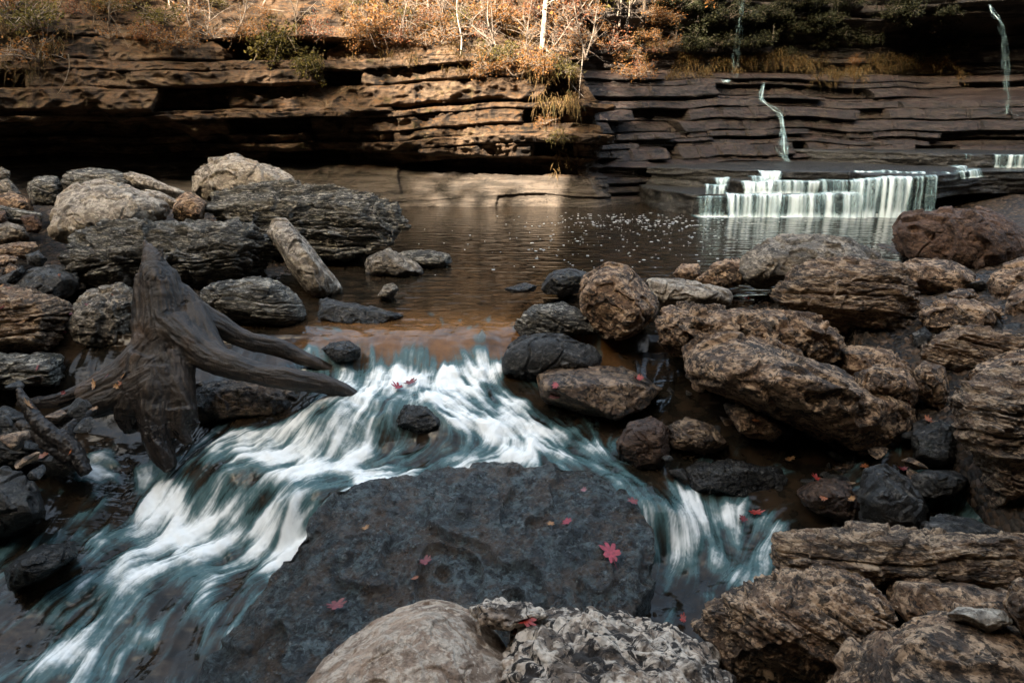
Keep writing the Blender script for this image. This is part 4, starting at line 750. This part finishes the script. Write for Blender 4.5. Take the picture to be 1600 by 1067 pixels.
# ---------------------------------------------------------------- driftwood stump: one continuous body grown from tapered limbs
def limb(pts, n=40):
    P = np.array([at_t(x, y, t) for x, y, t, r in pts]); r = np.array([p[3] for p in pts]); S = spline(np.column_stack([P, r]), n); return S[:, :3], np.maximum(S[:, 3], .008)
LIMBS = [[(232,382,4.66,.016),(237,402,4.65,.065),(248,440,4.64,.125),(254,490,4.62,.145),(256,545,4.60,.155),(254,610,4.56,.15)],
 [(216,428,4.62,.02),(219,445,4.62,.045),(222,490,4.60,.065),(226,550,4.58,.09)],
 [(268,420,4.68,.03),(278,455,4.68,.05),(284,490,4.68,.07),(288,530,4.66,.08)],
 [(255,580,4.52,.18),(250,630,4.46,.155),(248,675,4.40,.115),(254,705,4.37,.08),(268,735,4.35,.04)],
 [(268,560,4.54,.15),(282,615,4.46,.10),(300,655,4.42,.05),(312,664,4.42,.025)],
 [(285,640,4.42,.10),(284,675,4.39,.06),(298,695,4.38,.03)],
 [(240,530,4.58,.12),(205,572,4.58,.105),(155,604,4.60,.08),(95,624,4.68,.055),(30,632,4.82,.03)],
 [(232,595,4.48,.12),(180,624,4.46,.095),(120,644,4.46,.065),(70,662,4.46,.04)],
 [(276,455,4.70,.08),(322,496,4.74,.09),(380,528,4.82,.07),(440,546,4.92,.065),(500,570,4.96,.045),(535,588,5.02,.03)],
 [(272,510,4.60,.14),(325,556,4.52,.105),(390,580,4.50,.08),(460,594,4.52,.078),(520,604,4.60,.06),(565,628,4.72,.04)],
 [(240,560,4.52,.16),(215,620,4.47,.13),(200,650,4.45,.09),(205,675,4.42,.04)],[(232,420,4.66,.05),(229,396,4.67,.028),(226,376,4.67,.008)],[(246,430,4.63,.05),(250,404,4.62,.025),(254,388,4.62,.008)],[(300,480,4.68,.09),(318,530,4.60,.10),(345,565,4.54,.085)],
 [(230,560,4.56,.14),(185,600,4.52,.12),(130,622,4.52,.09)]]
mb = MB(); axis_p = []; axis_t = []; axis_s = []
for i, L in enumerate(LIMBS):
    P, r = limb(L); V, Q = tube(P, r, 14); mb.add(V, Q); T = np.gradient(P, axis=0); T /= np.linalg.norm(T, axis=1)[:, None]
    axis_p.append(P); axis_t.append(T); axis_s.append(np.concatenate([[0], np.cumsum(np.linalg.norm(np.diff(P, axis=0), axis=1))]) + i * 7)
axis_p = np.concatenate(axis_p); axis_t = np.concatenate(axis_t); axis_s = np.concatenate(axis_s)
def fuse(mb, voxel, iters):
    me = bpy.data.meshes.new('tmp'); V = np.concatenate(mb.V); me.from_pydata(V.tolist(), [], [tuple(dict.fromkeys(f)) for f in mb.F]); o = bpy.data.objects.new('tmp', me); sc.collection.objects.link(o)
    m = o.modifiers.new('r', 'REMESH'); m.mode = 'VOXEL'; m.voxel_size = voxel
    s = o.modifiers.new('s', 'SMOOTH'); s.iterations = iters; s.factor = .5
    dg = bpy.context.evaluated_depsgraph_get(); e = o.evaluated_get(dg); m2 = bpy.data.meshes.new_from_object(e)
    V = np.empty(len(m2.vertices) * 3, np.float32); m2.vertices.foreach_get('co', V); N = np.empty(len(m2.vertices) * 3, np.float32); m2.vertices.foreach_get('normal', N)
    Fc = np.array([tuple(p.vertices) if len(p.vertices) == 4 else (tuple(p.vertices) + (p.vertices[2],)) for p in m2.polygons])
    bpy.data.objects.remove(o); bpy.data.meshes.remove(me); bpy.data.meshes.remove(m2); return V.reshape(-1, 3), N.reshape(-1, 3), Fc
V, N, Fc = fuse(mb, .0085, 11)
gr = np.empty((len(V), 3))
for a in range(0, len(V), 20000):
    v = V[a:a + 20000]; d2 = ((v[:, None] - axis_p[None]) ** 2).sum(2); w_ = np.exp(-(d2 - d2.min(1, keepdims=True)) / .004); w_ /= w_.sum(1)[:, None]
    k = d2.argmin(1); T = axis_t[k]; rel = v - axis_p[k]; e1 = np.cross(T, [.3, .5, .8]); e1 /= np.linalg.norm(e1, axis=1)[:, None]; e2 = np.cross(T, e1)
    gr[a:a + 20000] = np.stack([(rel * e1).sum(1), (rel * e2).sum(1), axis_s[k] + (rel * T).sum(1)], 1)
g1 = fbm(np.column_stack([gr[:, 0] * 17, gr[:, 1] * 17, gr[:, 2] * 2.2]), 4, 3, .6, True); g2 = fbm(np.column_stack([gr[:, 0] * 55, gr[:, 1] * 55, gr[:, 2] * 5]), 3, 9, .6, True)
V = V + N * (.009 * g1 + .004 * g2 + .02 * fbm(V * 5, 3, 15))[:, None]
n = NT('driftwood'); ga = n.attr('grain'); a = n.noise(5, 7, .65, n.scl((1.6, 1.6, .7))); c = n.noise(28, 6, .7, n.scl((1.4, 1.4, .5)))
col = n.mix(n.rng(ga, .2, .8), (.007, .005, .004), (.066, .047, .033)); col = n.mix(n.rng(a, .42, .62, 0, .6), col, (.045, .032, .023))
col = n.mix(n.rng(n.noise(2.2, 6, .6), .54, .68, 0, .5), col, (.11, .062, .035)); col = n.mix(n.rng(c, .6, .8, 0, .5), col, (.15, .13, .115))
wt = n.attr('wet'); col = n.mix(n.math('MULTIPLY', wt, .6), col, (.013, .012, .012)); nr = n.bump(n.math('ADD', c, n.math('MULTIPLY', ga, 1.0)), .6, .012)
M['wood'] = n.done(col, n.math('SUBTRACT', .55, n.math('MULTIPLY', wt, .30)), nr, .45)
o = obj_np('tree_stump', V, Fc, M['wood'], attrs={'grain': np.clip(.5 + .6 * g1 + .3 * g2, 0, 1), 'wet': smooth(-.05, -.3, V[:, 2])}); tag(o, 'weathered grey-brown tree stump with jagged top and sprawling roots by the rapids', 'tree stump')
mb = MB()
for L in [[(28,606,4.15,.018),(45,640,4.12,.04),(75,675,4.1,.05),(110,700,4.1,.055),(135,740,4.08,.04)],[(95,690,4.1,.05),(120,660,4.2,.035),(150,640,4.3,.02)],[(30,660,4.15,.03),(70,690,4.1,.04),(110,720,4.08,.04)]]:
    P, r = limb(L, 26); V, Q = tube(P, r, 10); mb.add(V, Q)
V, N, Fc = fuse(mb, .008, 4); g1 = fbm(V * [26, 26, 9], 4, 3, .6, True); V = V + N * (.013 * g1)[:, None]
o = obj_np('broken_root', V, Fc, M['wood'], attrs={'grain': np.clip(.4 + .5 * g1, 0, 1), 'wet': np.full(len(V), .45)}); tag(o, 'short dark broken root snag sticking up left of the stump', 'driftwood')

# ---------------------------------------------------------------- vegetation on the cliff
def leaf_mat(name, cols, rough=.7):
    n = NT(name); t = n.attr('tint'); c = n.mix(n.rng(t, 0, .5), cols[0], cols[1]); c = n.mix(n.rng(t, .5, 1.0), c, cols[2])
    tr = n.t.nodes.new('ShaderNodeBsdfTranslucent'); n.put(tr.inputs[0], c); mx = n.t.nodes.new('ShaderNodeMixShader'); mx.inputs[0].default_value = .3
    n.t.links.new(n.b.outputs[0], mx.inputs[1]); n.t.links.new(tr.outputs[0], mx.inputs[2]); n.t.links.new(mx.outputs[0], n.out.inputs[0]); return n.done(c, rough, None, .25)
M['leaf_orange'] = leaf_mat('autumn_leaves', [(.20, .085, .028), (.27, .125, .036), (.11, .072, .030)])
M['leaf_red'] = leaf_mat('russet_leaves', [(.14, .04, .02), (.22, .09, .04), (.09, .05, .03)])
M['leaf_olive'] = leaf_mat('olive_leaves', [(.06, .055, .014), (.14, .11, .025), (.035, .035, .012)])
M['leaf_dark'] = leaf_mat('dark_green_leaves', [(.016, .020, .008), (.035, .036, .013), (.010, .012, .006)])
n = NT('twig_bark'); M['twig'] = n.done(n.mix(n.rng(n.noise(6, 5, .7), .4, .6), (.10, .075, .055), (.26, .21, .165)), .8)
n = NT('white_bark'); M['white_bark'] = n.done(n.mix(n.rng(n.noise(12, 6, .7), .45, .6), (.22, .18, .14), (.58, .52, .45)), .75)
n = NT('dark_bark'); M['dark_bark'] = n.done(n.mix(n.rng(n.noise(12, 6, .7), .45, .6), (.03, .022, .016), (.11, .08, .055)), .85)
def leaves_mesh(name, C, size, mat, seed, elong=1.5):
    r = np.random.default_rng(seed); k = len(C); a = r.normal(size=(k, 3)); a /= np.linalg.norm(a, axis=1)[:, None]; b = np.cross(a, r.normal(size=(k, 3))); b /= np.linalg.norm(b, axis=1)[:, None]
    s = size * r.uniform(.6, 1.4, k)[:, None]; A_, B_ = a * s * elong * .5, b * s * .5
    V = np.stack([C - A_, C - .1 * A_ + B_, C + A_, C - .1 * A_ - B_], 1).reshape(-1, 3); t = np.repeat(np.clip(r.normal(.5, .3, k), 0, 1), 4)
    return mesh_np(name, V, np.arange(4 * k).reshape(k, 4), mat, False, {'tint': t})
def twigs(mb, base, tips, r0, seed, sag=.0):
    r = np.random.default_rng(seed); out = []
    for tp in tips:
        mid_ = (base + tp) / 2 + r.normal(size=3) * .06 * np.linalg.norm(tp - base) + [0, 0, sag]
        P = spline([base, mid_, tp], 9); V, Q = tube(P, np.linspace(r0, r0 * .25, 9), 5); mb.add(V, Q); out.append(P)
        for _ in range(3):
            i = r.integers(3, 8); e = P[i] + r.normal(size=3) * .22 * np.linalg.norm(tp - base); P2 = spline([P[i], (P[i] + e) / 2 + r.normal(size=3) * .02, e], 6)
            V, Q = tube(P2, np.linspace(r0 * .4, r0 * .15, 6), 4); mb.add(V, Q); out.append(P2)
    return out
def shrub_proto(kind, leafm, nl, size, seed, shape=(1, .8, .8), droop=0.0):
    r = np.random.default_rng(seed); mb = MB(); tips = []
    for _ in range(18):
        d = r.normal(size=3); d[2] = abs(d[2]) * .9 - droop * 1.6; d /= np.linalg.norm(d); tips.append(d * np.array(shape) * r.uniform(.6, 1.05))
    br = twigs(mb, np.zeros(3), tips, .016, seed, .08); pts = np.concatenate([b[2:] for b in br])
    cl_ = pts[r.integers(0, len(pts), nl)] + r.normal(size=(nl, 3)) * .075
    return mb.mesh('branches', M['twig']), leaves_mesh('foliage', cl_, size, M[leafm], seed)
PROTO = {'orange': [shrub_proto('o', 'leaf_orange', 900, .042, 40 + k) for k in range(2)], 'red': [shrub_proto('r', 'leaf_red', 650, .042, 50)], 'olive': [shrub_proto('g', 'leaf_olive', 1100, .04, 60 + k) for k in range(2)],
         'dark': [shrub_proto('d', 'leaf_dark', 1800, .055, 70 + k) for k in range(2)], 'droop': [shrub_proto('p', 'leaf_olive', 2200, .045, 80, (.7, .6, 1.0), .8)], 'sparse': [shrub_proto('s', 'leaf_orange', 260, .045, 90)]}
def shrub(kind, px, py, size, label, group=None, rz=None, off=.1, name='shrub'):
    p = cl(px, py, off); pr = PROTO[kind][rng.integers(len(PROTO[kind]))]; e = link(bpy.data.objects.new(name, None)); e.location = p.tolist(); e.rotation_euler = (0, 0, rng.uniform(0, 6.28)); e.scale = (size * rng.uniform(.9, 1.15), size * rng.uniform(.9, 1.1), size * rng.uniform(.85, 1.1)); e.empty_display_size = .1
    for nm, me in (('branches', pr[0]), ('foliage', pr[1])): link(bpy.data.objects.new(nm, me), e)
    tag(e, label, 'shrub', group); return e
shrub('olive', 50, 45, .75, 'sunlit olive-orange shrub at the top left corner of the cliff'); shrub('orange', 15, 20, .7, 'orange shrub in the extreme top left corner'); shrub('sparse', 60, 95, .75, 'thin brown twiggy shrub hanging below the top left olive one')
shrub('droop', 432, 62, .95, 'dark olive bush hanging down the cliff face left of centre'); shrub('droop', 478, 88, .6, 'smaller hanging bush right beside the dark olive one'); shrub('olive', 255, 35, .55, 'olive shrub on the cliff edge a third in from the left'); shrub('sparse', 300, 20, .5, 'sparse shrub above the lit rock left of the hanging bush')
shrub('orange', 590, 40, .75, 'dense orange shrub left of the white hanging stem'); shrub('orange', 640, 25, .7, 'orange shrub directly behind the white hanging stem, left side'); shrub('olive', 790, 90, .55, 'yellow-green shrub on the cliff lip at centre'); shrub('olive', 880, 118, .45, 'small yellow-green shrub at the corner of the lit cliff')
shrub('orange', 840, 110, .5, 'low orange shrub on the lip between the two yellow-green ones'); shrub('red', 960, 70, .7, 'russet shrub right of the pale fallen branches'); shrub('red', 1000, 110, .45, 'small russet shrub above the shaded cliff corner'); shrub('orange', 1030, 40, .6, 'orange shrub at the shadow edge near the misty veil'); shrub('dark', 1045, 15, .6, 'dark green shrub at the top beside the misty veil')
shrub('orange', 770, 30, .6, 'tall orange shrub between the two pale trunks'); shrub('sparse', 830, 60, .7, 'twiggy bare shrub around the pale leaning trunk'); shrub('sparse', 700, 60, .6, 'twiggy shrub beside the white hanging stem'); shrub('red', 905, 25, .7, 'russet shrub at the top behind the pale fallen branches'); shrub('olive', 875, 225, .35, 'grassy green tuft halfway down the lit cliff corner'); shrub('orange', 850, 190, .3, 'small orange tuft on the ledge above the green one')
shrub('dark', 1440, 100, .55, 'dark green bush at the right end of the grassy bank'); shrub('orange', 1330, 102, .32, 'rusty tuft in the middle of the grassy bank')
for k, px in enumerate((1090, 1180, 1235, 1290, 1350, 1400, 1470)): shrub('dark', px, 55 + 18 * math.sin(k * 2), .6, 'dark shaded bush growing on the upper bank behind the grass', 'dark bushes on the shaded bank')
for k in range(26):                                                   # the wood above the rim, mirrored in the pool
    x = rng.uniform(-11, 5.5); z = rng.uniform(3.6, 5.5); i = np.argmin(np.abs(bx - x)); j = np.argmin(np.abs(z_ax - z)); p = CV[j, i]
    pr = PROTO[['orange', 'orange', 'sparse', 'red', 'olive'][k % 5]]; pr = pr[k % len(pr)]; e = link(bpy.data.objects.new('shrub', None)); e.location = p.tolist(); e.scale = (1.1, 1.1, 1.1); e.rotation_euler = (0, 0, rng.uniform(0, 6))
    for nm, me in (('branches', pr[0]), ('foliage', pr[1])): link(bpy.data.objects.new(nm, me), e)
    tag(e, 'autumn shrub on the slope above the sunlit cliff', 'shrub', 'shrubs on the slope above the cliff')
for k in range(90):                                                   # brush along the sunlit lip, thinner toward the left
    px = 540 + 530 * rng.random() if k < 70 else rng.uniform(0, 540); py = rng.uniform(-15, 118) * (1 if px > 740 else .62); kd = ['orange', 'sparse', 'orange', 'red', 'olive', 'sparse', 'orange'][k % 7]
    shrub(kd, px, py, rng.uniform(.28, .55), {'orange': 'tan-orange brush in the tangle along the cliff lip', 'sparse': 'leafless twiggy brush in the tangle along the cliff lip', 'red': 'russet brush in the tangle along the cliff lip', 'olive': 'olive brush in the tangle along the cliff lip'}[kd], 'brush along the cliff lip')
for k in range(40):
    shrub('dark', rng.uniform(1060, 1500), rng.uniform(-10, 92), rng.uniform(.35, .6), 'dark shaded bush growing on the upper bank behind the grass', 'dark bushes on the shaded bank')
def sapling_proto(seed):
    r = np.random.default_rng(seed); mt = MB(); mbr = MB(); P = spline([[0, 0, 0], [r.normal() * .08, -.05, .45], [r.normal() * .18, -.1, .95], [r.normal() * .25, -.12, 1.5]], 24); V, Q = tube(P, np.linspace(.022, .006, 24), 6); mt.add(V, Q)
    for _ in range(16):
        i = r.integers(3, 23); d = r.normal(size=3) * [1, .7, .5] + [0, -.1, .55]; twigs(mbr, P[i], [P[i] + d * r.uniform(.2, .55)], .008, seed * 50 + _)
    return mt.mesh('trunk', M['twig']), mbr.mesh('branches', M['twig'])
SAP = [sapling_proto(k) for k in (1, 2, 3)]
for k in range(46):
    px = 540 + 525 * rng.random() if k < 36 else rng.uniform(20, 520); py = rng.uniform(5, 112) * (1 if px > 740 else .55); p = cl(px, py, .05); s = rng.uniform(.5, 1.0)
    e = link(bpy.data.objects.new('sapling', None)); e.location = p.tolist(); e.scale = (s, s, s); e.rotation_euler = (rng.normal() * .25, rng.normal() * .3, rng.uniform(0, 6.28)); pr = SAP[k % 3]
    for nm, me in (('trunk', pr[0]), ('branches', pr[1])): link(bpy.data.objects.new(nm, me), e)
    tag(e, 'bare leafless sapling in the dry brush along the cliff lip', 'sapling', 'bare saplings along the cliff lip')
# trees, stems, vines
def tree(label, pts, r0, mat, seed, twig_n=10, leafm=None, nl=0, name='bare_tree', cat='tree', tw=1.0, down=0.0):
    P = spline(pts, 40); e = link(bpy.data.objects.new(name, None)); e.location = P[0].tolist(); b = P[0].copy(); P = P - b; r = np.random.default_rng(seed)
    mb = MB(); V, Q = tube(P, np.linspace(r0, r0 * .35, 40), 8); mb.add(V, Q); mb.obj('trunk', M[mat], e)
    if twig_n:
        mb = MB(); L = []
        for _ in range(twig_n):
            i = r.integers(8, 39); d = r.normal(size=3) * [1, .7, .8] + [0, 0, .35 - down]; L += twigs(mb, P[i], [P[i] + d * r.uniform(.25, .6) * tw], r0 * .32, seed + i)
        mb.obj('branches', M[mat], e)
        if nl:
            pts_ = np.concatenate(L); c = pts_[r.integers(0, len(pts_), nl)] + r.normal(size=(nl, 3)) * .06; link(bpy.data.objects.new('foliage', leaves_mesh('foliage', c, .045, M[leafm], seed)), e)
    tag(e, label, cat); return e
def up(px, py, dx=0, h=3.0, off=.15):
    a = cl(px, py, off); return [a, a + [dx * .3, 0, h * .35], a + [dx * .7, .05, h * .7], a + [dx, .1, h]]
a = cl(720, 60, .45); Y0 = a[1]
tree('white dead stem hanging down over the cliff, hooked at its lower tip', [at_y(706,158,Y0), at_y(716,135,Y0), at_y(719,95,Y0), at_y(721,60,Y0), at_y(714,20,Y0), at_y(716,-40,Y0 + .1)], .018, 'white_bark', 3, 0, name='dead_tree', cat='stem', tw=.4)
tree('pale slender trunk leaning left above the cliff lip, centre', up(848, 75, .25, 3.0), .05, 'white_bark', 5, 12, 'leaf_orange', 260)
tree('dark straight trunk at the top, right of the pale fallen branches', up(930, 62, .05, 3.2), .05, 'dark_bark', 7, 10, 'leaf_red', 260)
tree('brown trunk stub at the top edge left of centre', up(754, 22, .0, 3.0), .05, 'twig', 9, 8, 'leaf_orange', 300)
tree('thin grey trunk at the top right of the dark straight one', up(968, 45, .1, 2.8), .025, 'twig', 11, 10, 'leaf_orange', 200)
tree('slim trunk by the shadow edge near the misty veil', up(1010, 30, -.05, 2.8), .04, 'dark_bark', 13, 10, 'leaf_orange', 300)
a = cl(850, 62, .3); Y0 = a[1] - .1
tree('bleached fallen branch slanting down the cliff lip with fanned twigs', [at_y(846,50,Y0), at_y(850,72,Y0), at_y(866,92,Y0 - .05), at_y(880,110,Y0 - .1), at_y(888,128,Y0 - .1)], .022, 'white_bark', 15, 12, name='fallen_branch', cat='branch', tw=.8, down=.5)
a = cl(908, 140, .12); Y0 = a[1]
tree('pale vine dangling down the corner of the sunlit cliff', [at_y(912,70,Y0), at_y(909,105,Y0), at_y(905,150,Y0), at_y(908,190,Y0), at_y(916,224,Y0)], .011, 'white_bark', 17, 0, name='hanging_vine', cat='vine', tw=.3)
a = cl(100, 130, .25); tree('thin curved root dangling under the top left shrubs', [at_y(106,85,a[1]), at_y(108,105,a[1]), at_y(100,130,a[1]), at_y(88,150,a[1])], .010, 'twig', 19, 0, name='hanging_root', cat='root', tw=.3)
for k in range(22):                                                   # the leafless wood behind, seen in the pool and through gaps
    x = rng.uniform(-12, 12); z = rng.uniform(4.2, 6.2); i = np.argmin(np.abs(bx - x)); j = np.argmin(np.abs(z_ax - z)); p = CV[j, i].astype(float); h = rng.uniform(1.8, 2.8); dx = rng.normal() * .3
    tree('slender autumn tree on the wooded slope above the cliff', [p, p + [dx * .3, 0, h * .4], p + [dx, 0, h]], .06, ['twig', 'dark_bark'][k % 2], 100 + k, 9, ['leaf_orange', 'leaf_red', 'leaf_olive'][k % 3], 900, name='autumn_tree', tw=2.0)['group'] = 'trees on the slope above the cliff'
# grass fringe on the shaded bank and the sunlit lip
n = leaf_mat('dry_grass', [(.10, .06, .022), (.19, .12, .045), (.055, .05, .018)]); B = []; T = []
def blades(px, py, k, ln, spread, droop):
    p = cl(px, py, .03)
    for _ in range(k):
        q = p + rng.normal(size=3) * [spread, .08, .05]; l = ln * rng.uniform(.5, 1.2); d = np.array([rng.normal() * .35, -.35 - .4 * rng.random(), 1.0 - droop * rng.random()]); d /= np.linalg.norm(d)
        e = q + d * l * .6; e2 = e + (d + np.array([0, -.25, -droop])) * l * .45; s = np.array([rng.normal(), rng.normal(), 0]); s *= .007 / (np.linalg.norm(s) + 1e-6)
        B.extend([q - s, q + s, e + s * .7, e - s * .7, e - s * .7, e + s * .7, e2 + s * .1, e2 - s * .1]); T.extend([rng.random()] * 8)
for px in range(1065, 1500, 7):
    py = 100 + 6 * math.sin(px * .03) + 6 * (px > 1250) + rng.normal() * 4
    blades(px, py, 46, .30, .06, 1.3)
for px in range(985, 1080, 8): blades(px, 75 + (px - 985) * .25 + rng.normal() * 14, 36, .26, .07, .9)
for px in range(820, 905, 6): blades(px, 100 + (px - 820) * .45 + rng.normal() * 12, 34, .2, .05, 1.4)
for px in range(845, 900, 6): blades(px, 165 + rng.normal() * 14, 26, .18, .05, 1.7)
for px in range(860, 896, 6): blades(px, 232 + rng.normal() * 16, 22, .16, .05, 1.7)
for px in range(0, 110, 8): blades(px, 75 + rng.normal() * 22, 26, .24, .07, 1.5)
for px in range(540, 830, 9): blades(px, 62 + rng.normal() * 26, 24, .24, .08, .8)
for px in range(380, 520, 10): blades(px, 40 + rng.normal() * 30, 18, .22, .07, 1.4)
V = np.array(B); o = bpy.data.objects.new('grass', mesh_np('grass', V, np.arange(len(V)).reshape(-1, 4), n, False, {'tint': np.array(T)})); link(o)
tag(o, 'dry brown and olive grass fringing the cliff ledges and shaded bank', 'grass', kind='stuff')

# ---------------------------------------------------------------- unseen leaf mass added along the crest to shade gorge and dapple cliff
C = []
for _ in range(900):
    x = rng.uniform(-36, 14); y = rng.normal(-8.8, .7); z = shade_crest(np.array([x]))[0] + 1.5 * perlin(np.array([[x * .9, 3., 0]]), 9)[0] + abs(rng.normal()) * 1.2 - .2
    C.append([x, y, z])
C = np.array(C)
cc = C[rng.integers(0, len(C), 26000)] + rng.normal(size=(26000, 3)) * [.30, .30, .28]
o = link(bpy.data.objects.new('far_wood', leaves_mesh('far_wood', cc, .22, M['leaf_olive'], 5))); tag(o, 'unseen leaf mass added on the crest behind the viewer to shade the gorge', 'wood', kind='stuff')

# ---------------------------------------------------------------- fallen leaves
def leaf_shape(sz, seed, lobes=4):
    r = np.random.default_rng(seed); m = 64; ph = r.normal(size=9) * .25; cu = r.normal(size=3) * .5     # lobed outline with a stalk, curled
    th = np.linspace(-math.pi, math.pi, m, endpoint=False); lob = np.abs(np.cos(3.5 * th + .35 * np.sin(2 * th + ph[2]))) ** .9 * (1 + ph[3] * np.cos(th + ph[4]) + ph[5] * np.cos(2 * th))
    rad = (.22 + .24 * lob * (1 + .25 * np.cos(th))) * (1 + .06 * np.sin(19 * th + ph[0]) + .08 * np.sin(3 * th + ph[1])); rad[0] = .72; rad[1] *= .6; rad[-1] *= .6
    V = [(0, 0, 0)]; Q = []
    for k, f in enumerate((.5, 1.0)):
        for a, q in zip(th, rad * f): x, y = 1.3 * q * math.cos(a), .85 * q * math.sin(a); V.append((x * sz, y * sz, sz * (.35 * q * q + cu[0] * .5 * x * x + cu[1] * .4 * x * y + .03 * math.sin(7 * a) * q)))
    for j in range(m):
        j2 = (j + 1) % m; Q.append((0, 1 + j, 1 + j2, 1 + j2)); Q.append((1 + j, 1 + m + j, 1 + m + j2, 1 + j2))
    return np.array(V), Q
def lm(name, a, b, rough=.45):
    n = NT(name); return n.done(n.mix(n.rng(n.noise(60, 5, .7), .4, .6), a, b), rough, None, .5)
M['crimson'] = lm('crimson_leaf', (.20, .012, .022), (.33, .026, .042)); M['pink'] = lm('pink_leaf', (.22, .08, .085), (.32, .15, .155)); M['scarlet'] = lm('scarlet_leaf', (.30, .025, .012), (.19, .016, .012)); M['orange'] = lm('orange_leaf', (.30, .09, .022), (.19, .055, .018)); M['maroon'] = lm('maroon_leaf', (.10, .012, .016), (.17, .025, .028)); M['tan'] = lm('tan_leaf', (.34, .17, .05), (.24, .11, .035))
_dg = bpy.context.evaluated_depsgraph_get()
LV = [(954,866,.125,'crimson','bright crimson oak leaf lying on the wide wet slab',2.0),(868,622,.13,'pink','pink oak leaf on the low leaf-strewn slab, nearest its left end',.3),(868,604,.09,'scarlet','red leaf above the pink one on the low slab',1),(997,595,.09,'scarlet','scarlet leaf on the right part of the low slab',.5),
 (640,600,.10,'maroon','dark red leaf caught in the white water below the first drop',.7),(622,607,.10,'crimson','pinkish red leaf in the white water beside the dark one',2.2),(1180,803,.08,'scarlet','red leaf in the foam of the right-hand chute',.2),(1160,812,.07,'maroon','dark leaf left of the red one in the right-hand chute',1.2),
 (911,768,.05,'pink','tiny mauve leaf near the far edge of the wide slab',.6),(990,786,.07,'maroon','maroon leaf near the right corner of the wide slab',2.5),(885,818,.07,'crimson','small crimson leaf at the middle of the wide slab',1),(860,820,.05,'tan','tan scrap of leaf left of the small crimson one',.2),(664,880,.08,'maroon','maroon leaf low on the left of the wide slab',1.3),
 (525,948,.10,'maroon','dark red leaf under the lower left of the wide slab surface',.4),(650,905,.04,'orange','tiny orange leaf below the maroon one on the wide slab',.9),(570,828,.05,'tan','tan leaf fragment by the left edge of the wide slab',.1),(820,972,.09,'scarlet','scarlet leaf in the hollow of the knobbly cream boulder',.1),(806,990,.06,'orange','brown-orange leaf below the scarlet one in the hollow',1.4),
 (1067,970,.06,'scarlet','red leaf tip at the left end of the rugged boulder',1.4),(1168,468,.07,'scarlet','red leaf on the wedge slab behind the upright boulder',.4),(1448,658,.08,'orange','orange leaf in the gap at the end of the big angular slab',.5),(62,716,.10,'orange','orange leaf on the dark rock under the broken roots',.3),(497,462,.07,'pink','pinkish leaf at the foot of the leaning plank slab',.3),
 (905,517,.05,'orange','orange speck of leaf on the striped boulder beside the outflow',.2),(1350,730,.06,'orange','tan-orange leaf below the big angular slab',.5),(1410,735,.07,'maroon','dark red leaf in the dark gap at right',.2),(1275,750,.07,'scarlet','red leaf on the wet cobbles at the right stream edge',1.2),(1285,780,.07,'orange','orange leaf below the red one at the right stream edge',.4),(1330,782,.06,'tan','tan leaf left of the pyramid rock',.9),
 (1180,660,.06,'orange','orange leaf on the jagged brown rock under the angular slab',.2)]
for k, (px, py, sz, m, lb, rz) in enumerate(LV):
    d = Vector(ray(px, py)).normalized(); hit, loc, nr, idx, ob, mt = sc.ray_cast(_dg, Vector(CAM), d)
    if not hit: continue
    V, Fc = leaf_shape(sz * (1 if k == 0 else .8), k); mb = MB(); mb.add(V, Fc); o = mb.obj('fallen_leaf', M[m]); nn = (nr * .15 + Vector((.05 * math.sin(k), -.2, 1))).normalized()
    o.rotation_euler = (nn.to_track_quat('Z', 'Y') @ Matrix.Rotation(rz, 3, 'Z').to_quaternion()).to_euler(); o.location = loc + nn * .012 - d * .02; tag(o, lb, 'leaf')

# brown litter on the wet stones of both banks: a few leaves copied about
LM = []
for k, m in enumerate(('tan', 'maroon', 'orange', 'tan', 'maroon')):
    V, Q = leaf_shape(.055, 300 + k); mb = MB(); mb.add(V, Q); LM.append(mb.mesh('dead_leaf', M[m]))
for (x0, x1, y0, y1, kk, lb, gr) in ((1040, 1480, 600, 835, 90, 'small dead leaf on the wet stones of the shaded right bank', 'dead leaves on the right bank'), (1080, 1600, 400, 600, 45, 'small dead leaf lodged among the boulders of the right bank', 'dead leaves among the right boulders'), (0, 200, 430, 730, 40, 'small dead leaf lodged among the stones of the left bank', 'dead leaves on the left bank'), (480, 1030, 745, 960, 26, 'small brown leaf scrap stuck to the wide wet slab', 'leaf scraps on the slab')):
    for _ in range(kk):
        d = Vector(ray(rng.uniform(x0, x1), rng.uniform(y0, y1))).normalized(); hit, loc, nr, idx, ob, mt = sc.ray_cast(_dg, Vector(CAM), d)
        if not hit or nr.z < .35 or ob.name.startswith(('stream', 'pool')): continue
        o = link(bpy.data.objects.new('dead_leaf', LM[rng.integers(5)])); nn = (nr + Vector((rng.normal() * .2, rng.normal() * .2, .3))).normalized(); s = rng.uniform(.5, 1.1) * (.6 if y0 == 745 else 1)
        o.rotation_euler = (nn.to_track_quat('Z', 'Y') @ Matrix.Rotation(rng.uniform(0, 6.28), 3, 'Z').to_quaternion()).to_euler(); o.location = loc + nn * .006; o.scale = (s, s * rng.uniform(.6, 1), s); tag(o, lb, 'leaf', gr)
